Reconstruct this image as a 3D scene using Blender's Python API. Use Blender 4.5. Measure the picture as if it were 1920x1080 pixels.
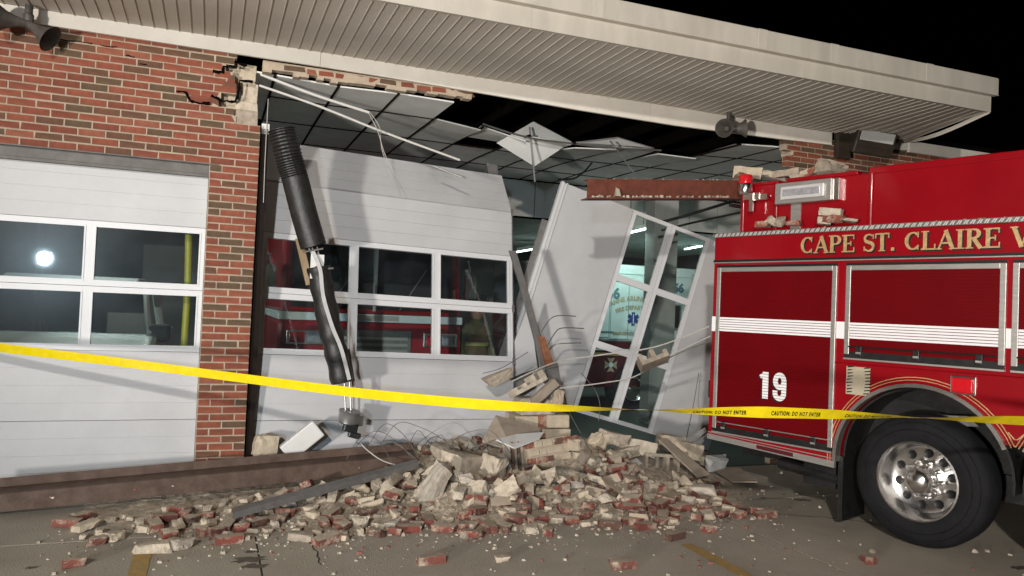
import bpy, math, random
from mathutils import Vector as V, Matrix as M4, Euler
R = math.radians
random.seed(11)
for o in list(bpy.data.objects): bpy.data.objects.remove(o)
SC = bpy.context.scene
COL = SC.collection

# ------------------------------------------------------------------ camera
FPX, CAM = 1450.0, V((0, -7.6, 1.75))
def cam_axes(yaw, pitch, roll):
    f = V((math.sin(yaw), math.cos(yaw), 0)); r = V((math.cos(yaw), -math.sin(yaw), 0)); u = V((0, 0, 1))
    f2 = f*math.cos(pitch) + u*math.sin(pitch); u2 = u*math.cos(pitch) - f*math.sin(pitch)
    return r*math.cos(roll) + u2*math.sin(roll), u2*math.cos(roll) - r*math.sin(roll), f2
CR, CU, CF = cam_axes(R(21.15), R(1.5), R(2.37))
cd = bpy.data.cameras.new('camera'); co = bpy.data.objects.new('camera', cd); COL.objects.link(co)
m = M4((CR, CU, -CF)).transposed().to_4x4(); m.translation = CAM; co.matrix_world = m
cd.sensor_width = 36; cd.lens = FPX/1920*36; cd.clip_start = .05; cd.clip_end = 500
SC.camera = co

# ------------------------------------------------------------------ night sky, exposure
w = bpy.data.worlds.new('World'); SC.world = w; w.use_nodes = True
nt = w.node_tree; sky = nt.nodes.new('ShaderNodeTexSky'); sky.sky_type = 'NISHITA'; sky.sun_disc = False
sky.sun_elevation = R(-8); sky.sun_rotation = R(40)
bg = nt.nodes['Background']; bg.inputs['Strength'].default_value = .05
nt.links.new(sky.outputs[0], bg.inputs[0])
SC.view_settings.view_transform = 'Standard'; SC.view_settings.look = 'None'
SC.view_settings.exposure = 0; SC.view_settings.gamma = 1
SC.cycles.max_bounces = 8; SC.cycles.transparent_max_bounces = 12

# positions and powers of the lamps (each is built with its lamp further down)
TOWER = V((-4.0, -14.0, 5.2)); LOWLAMP = V((-4.0, -14.6, 2.52)); NEARLAMP = V((-7.2, -11.2, .95))
P_TOWER, P_LOW, P_NEAR, P_TUBE = 4700, 1900, 6600, 20

# ------------------------------------------------------------------ pixel -> place
def ray(x, y): return CR*((x-960)/FPX) - CU*((y-540)/FPX) + CF
def fac(x, y, Y=0.0):
    d = ray(x, y); return CAM + d*((Y-CAM.y)/d.y)
def gnd(x, y, z=0.0):
    d = ray(x, y); return CAM + d*((z-CAM.z)/d.z)
TY = R(-18.34); BACK = V((math.sin(TY), math.cos(TY), 0)); NRM = V((-math.cos(TY), math.sin(TY), 0))
W0 = gnd(1722, 1030)
def trk(x, y, rec=0.0):            # truck side: (s forward, z); rec = how far the surface sits behind the side
    d = ray(x, y); p = W0 - NRM*rec; t = (p-CAM).dot(NRM)/d.dot(NRM); q = CAM + d*t
    return -(q-W0).dot(BACK), q.z

# ------------------------------------------------------------------ materials
def mat(name, col, rough=.6, var=.12, scale=6.0, bump=0.0, bscale=60.0, metal=0.0, spec=.5, col2=None, coat=0.0, rvar=0.0, stretch=None):
    m = bpy.data.materials.new(name); m.use_nodes = True; nt = m.node_tree; N = nt.nodes; L = nt.links
    b = N['Principled BSDF']; b.inputs['Roughness'].default_value = rough; b.inputs['Metallic'].default_value = metal
    b.inputs['Specular IOR Level'].default_value = spec; b.inputs['Coat Weight'].default_value = coat
    b.inputs['Coat Roughness'].default_value = .06
    tc = N.new('ShaderNodeTexCoord'); mp = N.new('ShaderNodeMapping'); L.new(tc.outputs['Object'], mp.inputs[0])
    if stretch: mp.inputs['Scale'].default_value = stretch
    n = N.new('ShaderNodeTexNoise'); n.inputs['Scale'].default_value = scale; n.inputs['Detail'].default_value = 6
    n.inputs['Roughness'].default_value = .62
    L.new(mp.outputs[0], n.inputs['Vector'])
    r = N.new('ShaderNodeValToRGB'); L.new(n.outputs['Fac'], r.inputs[0])
    c = list(col); c2 = list(col2) if col2 else [min(1, x*(1+var)) for x in c]; c1 = [x*(1-var) for x in c] if not col2 else c
    r.color_ramp.elements[0].position = .3; r.color_ramp.elements[1].position = .7
    r.color_ramp.elements[0].color = (*c1, 1); r.color_ramp.elements[1].color = (*c2, 1)
    L.new(r.outputs[0], b.inputs['Base Color'])
    if rvar:
        mr = N.new('ShaderNodeMapRange'); L.new(n.outputs['Fac'], mr.inputs[0])
        mr.inputs['To Min'].default_value = max(0, rough-rvar); mr.inputs['To Max'].default_value = rough+rvar
        L.new(mr.outputs[0], b.inputs['Roughness'])
    if bump:
        n2 = N.new('ShaderNodeTexNoise'); n2.inputs['Scale'].default_value = bscale; n2.inputs['Detail'].default_value = 5
        L.new(mp.outputs[0], n2.inputs['Vector'])
        bp = N.new('ShaderNodeBump'); bp.inputs['Strength'].default_value = bump; bp.inputs['Distance'].default_value = .01
        L.new(n2.outputs['Fac'], bp.inputs['Height']); L.new(bp.outputs[0], b.inputs['Normal'])
    return m
def random_mat(name, cols, src='object', rough=.85, bump=.5, bscale=90, mottle=.25):
    """colour picked per object (or per loose piece of a joined mesh) from a list"""
    m = mat(name, (.5, .5, .5), rough, mottle, 14, bump, bscale); nt = m.node_tree; N = nt.nodes; L = nt.links
    b = N['Principled BSDF']; ramp0 = b.inputs['Base Color'].links[0].from_node
    r = N.new('ShaderNodeValToRGB'); r.color_ramp.interpolation = 'CONSTANT'
    while len(r.color_ramp.elements) < len(cols): r.color_ramp.elements.new(.5)
    for i, c in enumerate(cols):
        e = r.color_ramp.elements[i]; e.position = i/len(cols); e.color = (*c, 1)
    if src == 'object': s = N.new('ShaderNodeObjectInfo').outputs['Random']
    else: s = N.new('ShaderNodeNewGeometry').outputs['Random Per Island']
    L.new(s, r.inputs[0])
    mx = N.new('ShaderNodeMix'); mx.data_type = 'RGBA'; mx.blend_type = 'MULTIPLY'; mx.inputs[0].default_value = 1
    ramp0.color_ramp.elements[0].color = (1-mottle, 1-mottle, 1-mottle, 1); ramp0.color_ramp.elements[1].color = (1+mottle, 1+mottle, 1+mottle, 1)
    L.new(r.outputs[0], mx.inputs[6]); L.new(ramp0.outputs[0], mx.inputs[7]); L.new(mx.outputs[2], b.inputs['Base Color'])
    return m
def glass_mat(name, dust=.04, tint=(.93, .97, .96), refl_rough=.02, halo=.14):
    m = bpy.data.materials.new(name); m.use_nodes = True; nt = m.node_tree; N = nt.nodes; L = nt.links
    N.remove(N['Principled BSDF']); out = N['Material Output']
    tr = N.new('ShaderNodeBsdfTransparent'); tr.inputs[0].default_value = (*tint, 1)
    gl = N.new('ShaderNodeBsdfGlossy'); gl.inputs['Roughness'].default_value = refl_rough
    df = N.new('ShaderNodeBsdfDiffuse'); df.inputs[0].default_value = (.55, .6, .68, 1)
    lw = N.new('ShaderNodeFresnel'); lw.inputs['IOR'].default_value = 1.5
    g2 = N.new('ShaderNodeBsdfGlossy'); g2.inputs['Roughness'].default_value = .22; gm = N.new('ShaderNodeMixShader'); gm.inputs[0].default_value = halo
    L.new(gl.outputs[0], gm.inputs[1]); L.new(g2.outputs[0], gm.inputs[2])
    a = N.new('ShaderNodeMixShader'); L.new(lw.outputs[0], a.inputs[0]); L.new(tr.outputs[0], a.inputs[1]); L.new(gm.outputs[0], a.inputs[2])
    tc = N.new('ShaderNodeTexCoord'); n = N.new('ShaderNodeTexNoise'); n.inputs['Scale'].default_value = 3.5; n.inputs['Detail'].default_value = 8
    L.new(tc.outputs['Object'], n.inputs['Vector'])
    mr = N.new('ShaderNodeMapRange'); L.new(n.outputs['Fac'], mr.inputs[0]); mr.inputs['From Min'].default_value = .35; mr.inputs['From Max'].default_value = .75
    mr.inputs['To Min'].default_value = dust*.4; mr.inputs['To Max'].default_value = dust*1.8
    bm_ = N.new('ShaderNodeMixShader'); L.new(mr.outputs[0], bm_.inputs[0]); L.new(a.outputs[0], bm_.inputs[1]); L.new(df.outputs[0], bm_.inputs[2])
    L.new(bm_.outputs[0], out.inputs[0]); return m
def emit_mat(name, col, s):
    m = bpy.data.materials.new(name); m.use_nodes = True; nt = m.node_tree; N = nt.nodes
    N.remove(N['Principled BSDF']); e = N.new('ShaderNodeEmission'); e.inputs[0].default_value = (*col, 1); e.inputs[1].default_value = s
    nt.links.new(e.outputs[0], N['Material Output'].inputs[0]); return m
BR = [(.225, .062, .032), (.192, .053, .029), (.240, .069, .036), (.120, .055, .031), (.208, .058, .031), (.105, .063, .034), (.250, .082, .046), (.180, .049, .027), (.142, .060, .033), (.230, .064, .034)]
BR0 = [(.235, .052, .032), (.20, .048, .032), (.255, .062, .038), (.115, .055, .034), (.22, .055, .035), (.10, .066, .036), (.27, .075, .05), (.19, .044, .03), (.135, .06, .036), (.24, .056, .034)]
K = {}
K['brick'] = random_mat('brick_face', BR)
K['brick_joined'] = random_mat('brick_face_joined', BR, 'island')
K['mortar'] = mat('mortar', (.42, .335, .25), .95, .18, 10, .6, 70)
K['cmu'] = random_mat('cement_block', [(.46, .385, .30), (.40, .335, .26), (.50, .42, .325), (.35, .29, .225), (.43, .375, .31), (.48, .41, .325)], rough=.96, bump=.9, bscale=50, mottle=.28)
K['cmu_yellow'] = mat('cement_block_yellowed', (.49, .405, .30), .95, .2, 9, .7, 55)
K['brick_core'] = random_mat('brick_broken', [(.28, .09, .055), (.20, .06, .04), (.24, .07, .045), (.15, .075, .05)], rough=.95, bump=.8)
K['rub_mortar'] = mat('rubble_dust', (.47, .39, .295), .97, .25, 22, .9, 60)
K['crumb'] = random_mat('crumb', [(.44, .385, .31), (.50, .44, .36), (.36, .31, .245), (.42, .355, .275), (.30, .255, .20), (.20, .09, .065)], 'island', .97, .5)
K['trim'] = mat('cream_trim', (.77, .72, .635), .55, .07, 3, .08, 40)
K['soffit'] = mat('soffit_vinyl', (.53, .485, .415), .6, .22, 1.6, 0, 40, stretch=(1, .35, 1))
K['fascia'] = mat('fascia_metal', (.53, .49, .42), .5, .12, 4, .05, 30, stretch=(1, 1, .25))
K['door'] = mat('door_paint', (.485, .478, .48), .5, .075, 2.2, .10, 45, rvar=.08)
K['door_frame'] = mat('door_frame_paint', (.63, .625, .63), .42, .03, 5)
K['dark'] = mat('dark_void', (.004, .0035, .003), .95, .3, 3, spec=.03)  # near-black colour standing for the unlit roof space and open gaps
K['jamb'] = mat('dark_jamb', (.012, .007, .005), .7, .3, 5, spec=.12)
K['steel'] = mat('grey_steel', (.22, .21, .20), .5, .2, 12, .1, 60, .6)
K['steel_pale'] = mat('galvanised_steel', (.42, .42, .42), .38, .15, 10, .1, 60, .8)
K['beam'] = mat('beam_red_oxide', (.066, .037, .025), .7, .35, 9, .35, 40, col2=(.125, .080, .058))
K['beam_dark'] = mat('beam_rust_brown', (.13, .034, .018), .75, .3, 10, .3, 60)
K['black'] = mat('black_rubber', (.012, .012, .012), .42, .3, 14, .12, 80, rvar=.12)
K['hose'] = mat('black_hose', (.009, .0085, .008), .5, .3, 16, .35, 34, rvar=.14, col2=(.022, .020, .018))
K['wood'] = mat('weathered_wood', (.27, .19, .11), .85, .3, 12, .3, 40, stretch=(1, 1, .12))
K['board'] = mat('brown_board', (.31, .25, .195), .8, .15, 6, .15, 60)
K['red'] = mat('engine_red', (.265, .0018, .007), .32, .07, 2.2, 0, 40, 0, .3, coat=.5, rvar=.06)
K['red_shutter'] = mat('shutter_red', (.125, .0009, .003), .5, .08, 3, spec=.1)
K['red_in'] = mat('second_engine_red', (.32, .008, .016), .35, .08, 3, coat=.4)
K['alu'] = mat('brushed_aluminium', (.52, .50, .47), .42, .12, 20, .04, 120, .75, stretch=(.3, .3, 3))
K['alu_bright'] = mat('bright_aluminium', (.72, .71, .70), .35, .06, 12, 0, 40, .35)
K['arch_metal'] = mat('arch_trim_metal', (.36, .34, .31), .38, .15, 9, .05, 40, .8)
K['chrome'] = mat('chrome', (.86, .84, .82), .22, .08, 14, .08, 30, 1)
K['polished'] = mat('polished_wheel', (.70, .69, .68), .24, .1, 12, .1, 30, 1)
K['diamond'] = mat('diamond_plate', (.20, .185, .165), .5, .2, 20, .5, 60, .5)
K['stripe'] = mat('reflective_stripe', (.86, .85, .86), .35, .03, 8)
K['gold'] = mat('gold_leaf', (.62, .41, .20), .42, .25, 40, .2, 90, .45)
K['ink'] = mat('black_ink', (.006, .006, .006), .5, .2, 8)
K['tyre'] = mat('tyre_rubber', (.010, .010, .0115), .8, .35, 9, .3, 50, rvar=.12, spec=.25)
K['tape'] = mat('caution_tape', (.66, .51, .006), .32, .08, 18, .3, 26)
K['concrete'] = mat('apron_concrete', (.335, .292, .232), .93, .22, 1.3, .6, 80, col2=(.435, .385, .31))
K['joint'] = mat('joint_tar', (.035, .03, .026), .9, .2, 9)
K['asphalt'] = mat('far_ground', (.06, .055, .05), .95, .2, 2)
K['yellow_paint'] = mat('worn_yellow_line', (.30, .21, .10), .9, .15, 16, .2, 60, col2=(.47, .29, .06))
K['int_floor'] = mat('bay_floor', (.055, .058, .055), .45, .15, 2.4)
K['tile'] = mat('ceiling_tile', (.70, .70, .67), .9, .10, 3, .25, 120)
K['int_wall'] = mat('painted_block_wall', (.30, .32, .30), .85, .1, 2)
K['white_panel'] = mat('white_panel', (.60, .585, .56), .7, .06, 3)
K['column'] = mat('painted_column', (.40, .42, .40), .6, .3, 3, col2=(.30, .29, .27))
K['glass'] = glass_mat('window_glass', .010)
K['car_glass'] = glass_mat('car_glass', .008)
K['horn'] = mat('horn_grey', (.075, .066, .058), .55, .35, 16, .2, 60)
K['bronze'] = mat('bronze_fixture', (.035, .026, .018), .5, .2, 12)
K['lens'] = mat('frosted_lens', (.50, .50, .47), .25, .06, 8)
K['white_plastic'] = mat('white_plastic', (.65, .63, .60), .45, .05, 8)
K['red_lens'] = mat('red_lens', (.62, .012, .02), .15, .08, 30, .2, 90, coat=.6)
K['clear_lens'] = mat('clear_lens', (.55, .55, .60), .15, .25, 25, .3, 60, .5)
K['amb'] = mat('ambulance_white', (.64, .70, .71), .35, .04, 3, coat=.3)
K['maroon'] = mat('maroon_paint', (.09, .010, .016), .35, .1, 3, coat=.3)
K['blue_ink'] = mat('blue_mark', (.02, .05, .20), .5, .1, 8)
K['tan_ink'] = mat('tan_lettering', (.42, .33, .22), .6, .1, 8)
K['teal_ink'] = mat('grey_blue_lettering', (.12, .20, .24), .5, .1, 8)
K['pickup'] = mat('pickup_silver', (.36, .35, .335), .35, .06, 3, metal=.2, coat=.5)
K['seat'] = mat('car_seat', (.015, .016, .018), .8, .2, 9)
K['teal_panel'] = mat('teal_glow_colour', (.34, .66, .58), .5, .1, 8)
K['yellow_pipe'] = mat('yellow_hose', (.27, .235, .008), .5, .12, 9)
K['skin'] = mat('skin', (.42, .25, .18), .6, .1, 9)
K['coat'] = mat('turnout_cloth', (.10, .088, .04), .9, .25, 12, .4, 60)
K['coat_stripe'] = mat('turnout_stripe', (.30, .33, .10), .6, .1, 9)
K['helmet'] = mat('black_helmet', (.012, .012, .012), .2, .2, 9, coat=.5)
K['wire'] = mat('wire_metal', (.16, .15, .14), .5, .25, 20, metal=.5)
K['pale_wire'] = mat('pale_cable', (.40, .38, .345), .55, .1, 20)
K['rust'] = mat('rusty_iron', (.22, .085, .04), .85, .4, 18, .5, 60)
K['paper'] = mat('printed_card', (.45, .39, .29), .7, .1, 20)
K['strap'] = mat('pale_strap', (.45, .44, .43), .6, .1, 20)

# ------------------------------------------------------------------ mesh helpers
class MB:
    def __init__(s): s.v = []; s.f = []; s.mi = []; s.k = 0
    def add(s, vs, fs):
        b = len(s.v); s.v += [V(p) for p in vs]; s.f += [[b+i for i in f] for f in fs]; s.mi += [s.k]*len(fs); return s
    def hexa(s, p): return s.add(p, [(0, 3, 2, 1), (4, 5, 6, 7), (0, 1, 5, 4), (1, 2, 6, 5), (2, 3, 7, 6), (3, 0, 4, 7)])
    def box(s, lo, hi, mx=None):
        (a, b, c), (d, e, f) = lo, hi
        p = [V(q) for q in ((a, b, c), (d, b, c), (d, e, c), (a, e, c), (a, b, f), (d, b, f), (d, e, f), (a, e, f))]
        return s.hexa([mx @ q for q in p] if mx else p)
    def prism(s, poly, vec):
        n = len(poly); poly = [V(p) for p in poly]; vec = V(vec); top = [p+vec for p in poly]
        return s.add(poly+top, [tuple(range(n-1, -1, -1)), tuple(range(n, 2*n))] + [(i, (i+1) % n, n+(i+1) % n, n+i) for i in range(n)])
    def tube(s, pts, r, n=8, cap=True):
        pts = [V(p) for p in pts]; rs = r if isinstance(r, (list, tuple)) else [r]*len(pts); b = len(s.v); prev = None; vs = []
        for i, p in enumerate(pts):
            d = (pts[min(i+1, len(pts)-1)] - pts[max(i-1, 0)]).normalized()
            if prev is None: a = d.orthogonal().normalized()
            else:
                a = prev - d*prev.dot(d); a = a.normalized() if a.length > 1e-6 else d.orthogonal().normalized()
            prev = a; c = d.cross(a)
            vs += [p + (a*math.cos(2*math.pi*k/n) + c*math.sin(2*math.pi*k/n))*rs[i] for k in range(n)]
        fs = [(i*n+k, i*n+(k+1) % n, (i+1)*n+(k+1) % n, (i+1)*n+k) for i in range(len(pts)-1) for k in range(n)]
        if cap: fs += [tuple(range(n-1, -1, -1)), tuple((len(pts)-1)*n+k for k in range(n))]
        return s.add(vs, fs)
    def lathe(s, prof, org, ax, n=32, cap=False):
        """prof: (distance along axis, radius)"""
        org = V(org); ax = V(ax).normalized(); a = ax.orthogonal().normalized(); c = ax.cross(a)
        vs = [org + ax*h + (a*math.cos(2*math.pi*k/n) + c*math.sin(2*math.pi*k/n))*r for h, r in prof for k in range(n)]
        fs = [(i*n+k, i*n+(k+1) % n, (i+1)*n+(k+1) % n, (i+1)*n+k) for i in range(len(prof)-1) for k in range(n)]
        if cap: fs += [tuple(range(n-1, -1, -1)), tuple((len(prof)-1)*n+k for k in range(n))]
        return s.add(vs, fs)
    def ribbon(s, pts, wd, wv, th):
        """flat stroke: points in plane, width wd, wv = plane normal, thickness th"""
        pts = [V(p) for p in pts]; wv = V(wv).normalized(); Ls = []; Rs = []
        for i, p in enumerate(pts):
            d = (pts[min(i+1, len(pts)-1)] - pts[max(i-1, 0)]).normalized(); x = d.cross(wv)
            h = (wd[i] if isinstance(wd, (list, tuple)) else wd)/2; Ls.append(p+x*h); Rs.append(p-x*h)
        for i in range(len(pts)-1):
            q = [Ls[i], Ls[i+1], Rs[i+1], Rs[i]]; s.prism(q, wv*th)
        return s
    def mesh(s, name, mats):
        me = bpy.data.meshes.new(name); me.from_pydata([tuple(p) for p in s.v], [], s.f)
        for mm in (mats if isinstance(mats, list) else [mats]): me.materials.append(mm)
        if s.k: me.polygons.foreach_set('material_index', s.mi)
        me.validate(); me.update(); return me
    def build(s, name, mats, parent=None, smooth=False, bevel=0.0, local=False):
        if not local and s.v:                                   # origin at the base of the piece
            xs = [p.x for p in s.v]; ys = [p.y for p in s.v]; zs = [p.z for p in s.v]
            o0 = V(((min(xs)+max(xs))/2, (min(ys)+max(ys))/2, min(zs))); s.v = [p-o0 for p in s.v]
        else: o0 = V((0, 0, 0))
        me = s.mesh(name, mats)
        import bmesh
        b = bmesh.new(); b.from_mesh(me); bmesh.ops.recalc_face_normals(b, faces=b.faces); b.to_mesh(me); b.free()
        o = link(name, me, parent, o0, local)
        if smooth:
            for p in me.polygons: p.use_smooth = True
            me.set_sharp_from_angle(angle=R(38))
        if bevel:
            bv = o.modifiers.new('bevel', 'BEVEL'); bv.width = bevel; bv.segments = 2; bv.limit_method = 'ANGLE'
        return o
def wmat(o):
    mm = o.matrix_basis.copy()
    return wmat(o.parent) @ o.matrix_parent_inverse @ mm if o.parent else mm
def link(name, me, parent=None, loc=(0, 0, 0), local=False):
    o = bpy.data.objects.new(name, me); COL.objects.link(o); o.location = loc
    if parent:
        o.parent = parent
        if not local: o.matrix_parent_inverse = wmat(parent).inverted()
    return o
def thing(name, label, cat, loc, rotz=0, group=None):
    o = bpy.data.objects.new(name, None); COL.objects.link(o); o.location = loc; o.rotation_euler = (0, 0, rotz)
    o.empty_display_size = .2
    return tag(o, label, cat, group)
def tag(o, label, cat, group=None):
    o['label'] = label; o['category'] = cat
    if group: o['group'] = group
    return o
def struct(o): o['kind'] = 'structure'; return o
def stuff(o): o['kind'] = 'stuff'; return o
def frame(o, x, z):
    """matrix with local x,z given, y = z cross x"""
    x = V(x).normalized(); y = V(z).cross(x).normalized(); z = x.cross(y)
    m = M4((x, y, z)).transposed().to_4x4(); m.translation = V(o); return m
def text_mesh(body, size, bold=0.0, font_stretch=1.0, spacing=1.0):
    c = bpy.data.curves.new('t', 'FONT'); c.body = body; c.size = size; c.offset = bold; c.align_x = 'CENTER'; c.align_y = 'CENTER'
    c.space_character = spacing; c.resolution_u = 4
    o = bpy.data.objects.new('t', c); COL.objects.link(o); dg = bpy.context.evaluated_depsgraph_get(); dg.update()
    me = o.evaluated_get(dg).to_mesh(); vs = [V((v.co.x*font_stretch, v.co.y, 0)) for v in me.vertices]; fs = [tuple(p.vertices) for p in me.polygons]
    bpy.data.objects.remove(o); bpy.data.curves.remove(c)
    return vs, fs
def lerp(a, b, t): return a + (b-a)*t
def curve(pts, n=6):
    """Catmull-Rom through the points"""
    pts = [V(p) for p in pts]; out = []
    for i in range(len(pts)-1):
        p0, p1, p2, p3 = pts[max(i-1, 0)], pts[i], pts[i+1], pts[min(i+2, len(pts)-1)]
        for k in range(n):
            t = k/n; out.append(.5*((2*p1) + (p2-p0)*t + (2*p0-5*p1+4*p2-p3)*t*t + (3*p1-p0-3*p2+p3)*t**3))
    return out+[pts[-1]]

# ================================================================== SETTING: ground
g = MB(); g.add([(-250, -250, -.06), (250, -250, -.06), (250, 250, -.06), (-250, 250, -.06)], [(0, 1, 2, 3)])
struct(g.build('ground', K['asphalt'], local=True))
ap = MB().box((-15.2, -24, -.05), (15.9, -.02, -.004)); apron = struct(ap.build('apron', K['joint'], local=True))
xs_ = [-15.17, -11.17, -7.32, -3.47, .38, 4.23, 8.08, 11.93, 15.78]; ys_ = [-.03, -1.46, -5.3, -9.1, -12.9, -16.7, -20.5, -23.9]
for i in range(len(xs_)-1):
    for j in range(len(ys_)-1):
        s = MB(); x0, x1 = xs_[i]+.007, xs_[i+1]-.007; y0, y1 = ys_[j+1]+.007, ys_[j]-.007
        s.box((x0, y0, -.05), (x1, y1, 0)); s.build('slab', K['concrete'], apron, local=True)
def worn_line(x, y0, y1, wd=.11):
    b = MB(); y = y0; rnd = random.Random(5)
    while y < y1:
        e = min(y1, y+rnd.uniform(.05, .12)); a = wd/2*rnd.uniform(.9, 1.05); c = wd/2*rnd.uniform(.9, 1.05)
        b.add([(x-a, y, .004), (x+c, y, .004), (x+c, e, .004), (x-a, e, .004)], [(0, 1, 2, 3)]); y = e
    b.build('painted_line', K['yellow_paint'], apron)
worn_line(-.35, -9, -1.62); worn_line(3.47, -9, -2.55)
# hairline cracks in the slabs, sheets 3 mm above
for pts in (((1440, 962), (1500, 968), (1560, 972), (1620, 980), (1700, 1000)), ((1330, 941), (1400, 938), (1470, 934)), ((560, 1003), (590, 1030), (600, 1060))):
    q = [gnd(*p) + V((0, 0, .003)) for p in pts]; q = curve(q, 5)
    q = [p + V((random.uniform(-.012, .012), random.uniform(-.012, .012), 0)) for p in q]
    MB().ribbon(q, [random.uniform(.004, .014) for _ in q], (0, 0, 1), .0015).build('crack', K['joint'], apron)
def blob(px, py, r, seed, name, mt, ecc=.6):
    rnd = random.Random(seed); c = gnd(px, py) + V((0, 0, .003)); vs = [c]
    for k in range(18): 
        a = 2*math.pi*k/18; rr = r*rnd.uniform(.45, 1.1); vs.append(c + V((math.cos(a)*rr, math.sin(a)*rr*ecc, 0)))
    MB().add(vs, [(0, k, k % 18+1) for k in range(1, 19)]).build(name, mt, apron)
K['stain'] = mat('oil_stain', (.10, .082, .062), .8, .3, 20)
for px, py, r, s in ((465, 1050, .13, 1), (475, 1062, .09, 2), (1430, 934, .05, 3), (1505, 938, .10, 4), (1470, 927, .03, 5), (1910, 1065, .08, 6), (60, 1065, .05, 8), (470, 1035, .06, 9)):
    blob(px, py, r, s, 'oil_stain', K['stain'])
fl = MB().box((-9, -.019, -.05), (14, 16, .004)); struct(fl.build('bay_floor', K['int_floor'], local=True))

# ================================================================== FIRE STATION
ST = thing('fire_station', 'single-storey red brick fire station with cream eaves and collapsed door bay', 'building', (3, 0, 0))
CH, MOD = .0672, .2150                       # course height, brick module
X0, ZB = -.08, 0.0
def brick_variant(seed, L, jag=0.0):
    rnd = random.Random(seed); b = MB(); j = lambda: rnd.uniform(-.0028, .0028)
    a = L/2; h = CH/2-.0066
    p = [V((-a+j(), j()*1.5, -h+j())), V((a+j(), j()*1.5, -h+j())), V((a, .085, -h)), V((-a, .085, -h)), V((-a+j(), j()*1.5, h+j())), V((a+j(), j()*1.5, h+j())), V((a, .085, h)), V((-a, .085, h))]
    if jag: p[1].x -= rnd.uniform(0, jag); p[5].x -= rnd.uniform(0, jag); p[2].x -= rnd.uniform(0, jag); p[6].x -= rnd.uniform(0, jag)
    b.hexa(p); return b
FULL = [brick_variant(i, MOD-.0135).mesh('brick', K['brick']) for i in range(6)]
HALF = [brick_variant(i+20, MOD/2-.0135).mesh('half_brick', K['brick']) for i in range(3)]
JAG = [brick_variant(i+40, MOD-.0135, .07).mesh('broken_brick', K['brick']) for i in range(4)]
for me in FULL+HALF+JAG:
    import bmesh
    b = bmesh.new(); b.from_mesh(me); bmesh.ops.recalc_face_normals(b, faces=b.faces); b.to_mesh(me); b.free()
def brick_wall_rows(part, rows, joined, single):
    """rows: (row index, x start, x end, broken side) -> bricks; single(x,z) says whether a brick is an object of its own"""
    n = 0
    for r, xa, xb, brk in rows:
        z = ZB + (r+.5)*CH; off = 0 if r % 2 == 0 else MOD/2
        k = math.floor((xa-X0-off)/MOD)-1
        while True:
            a = X0+off+k*MOD; c = a+MOD; k += 1
            if a >= xb-.02: break
            a2, c2 = max(a, xa), min(c, xb)
            if c2-a2 < .07: continue
            Lb = c2-a2; cx = (a2+c2)/2
            if single(cx, z):
                edge = brk and c2 > xb-.03
                me = random.choice(JAG if edge and Lb > .15 else FULL if Lb > .15 else HALF)
                o = link('brick', me, part, (cx, random.uniform(-.0015, .0015), z))
                base = MOD if Lb > .15 else MOD/2
                o.scale = ((Lb-.0135)/(base-.0135), 1, 1); n += 1
                if random.random() < .5 and not edge: o.rotation_euler = (0, 0, math.pi); o.location.y += .085
            else:
                q = brick_variant(random.randint(0, 9999), Lb-.0135); joined.add([p+V((cx, 0, z)) for p in q.v], q.f)
    return n
# ---- wall left of the hole: over the first door, the pier, and a further pier outside the picture
rows = []
for r in range(0, 50): rows.append((r, -.08, .35, 0))
for r in range(0, 44): rows.append((r, -3.5, -2.72, 0))
LIM = {44: .35, 45: .35, 46: .35, 47: .35, 48: .35, 49: .35, 50: .14, 51: .12, 52: -.02, 53: .0, 54: .13, 55: .11, 56: .09, 57: .03, 58: .10}
rows = [q for q in rows if not (q[0] >= 44 and q[1] > -1)]
LIM[59] = .12
for r in range(44, 60): rows.append((r, -3.5, LIM[r], 1 if r >= 50 else 0))
wl = MB()
for r, xa, xb, brk in rows:
    wl.box((xa, .007, ZB+r*CH-.0005), (xb-(.012 if brk else .004), .095, ZB+(r+1)*CH+.0005))
WL = wl.build('brick_wall', K['mortar'], ST)
joined = MB()
nL = brick_wall_rows(WL, rows, joined, lambda x, z: x > -1.86)
o = joined.build('brick', K['brick_joined'], WL); stuff(o)
# cracked, shifted bricks beside the hole
for px, py, rot, L_, mt in ((377, 185, 7, .19, 0), (400, 190, 12, .13, 0), (431, 160, 6, .13, 0), (434, 147, 3, .12, 0)):
    p = fac(px, py, .004); o = link('brick', random.choice(JAG), WL, p); o.rotation_euler = (R(random.uniform(-6, 6)), R(rot), R(random.uniform(-5, 5))); o.scale = (L_/.2045, 1, 1)
# open crack lines: black slots just proud of the mortar
for pts in (((105, 72), (130, 76), (185, 84)), ((188, 85), (232, 90)), ((236, 104), (258, 108)), ((262, 120), (280, 122)), ((330, 170), (350, 174), (355, 188), (378, 195), (398, 193)),
            ((400, 133), (418, 136), (419, 124), (444, 126), (444, 118), (470, 124)), ((395, 178), (420, 190), (440, 190), (448, 175), (450, 150), (482, 154))):
    q = [fac(x, y, -.004) for x, y in pts]; q = [lerp(q[i], q[i+1], t/4) + V((random.uniform(-.006, .006), 0, random.uniform(-.006, .006))) for i in range(len(q)-1) for t in range(4)]
    big = pts[0][0] > 320
    MB().ribbon(q, [random.uniform(.010, .036) if big else random.uniform(.004, .011) for _ in q], (0, -1, 0), .003).build('crack', K['dark'], WL)
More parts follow.
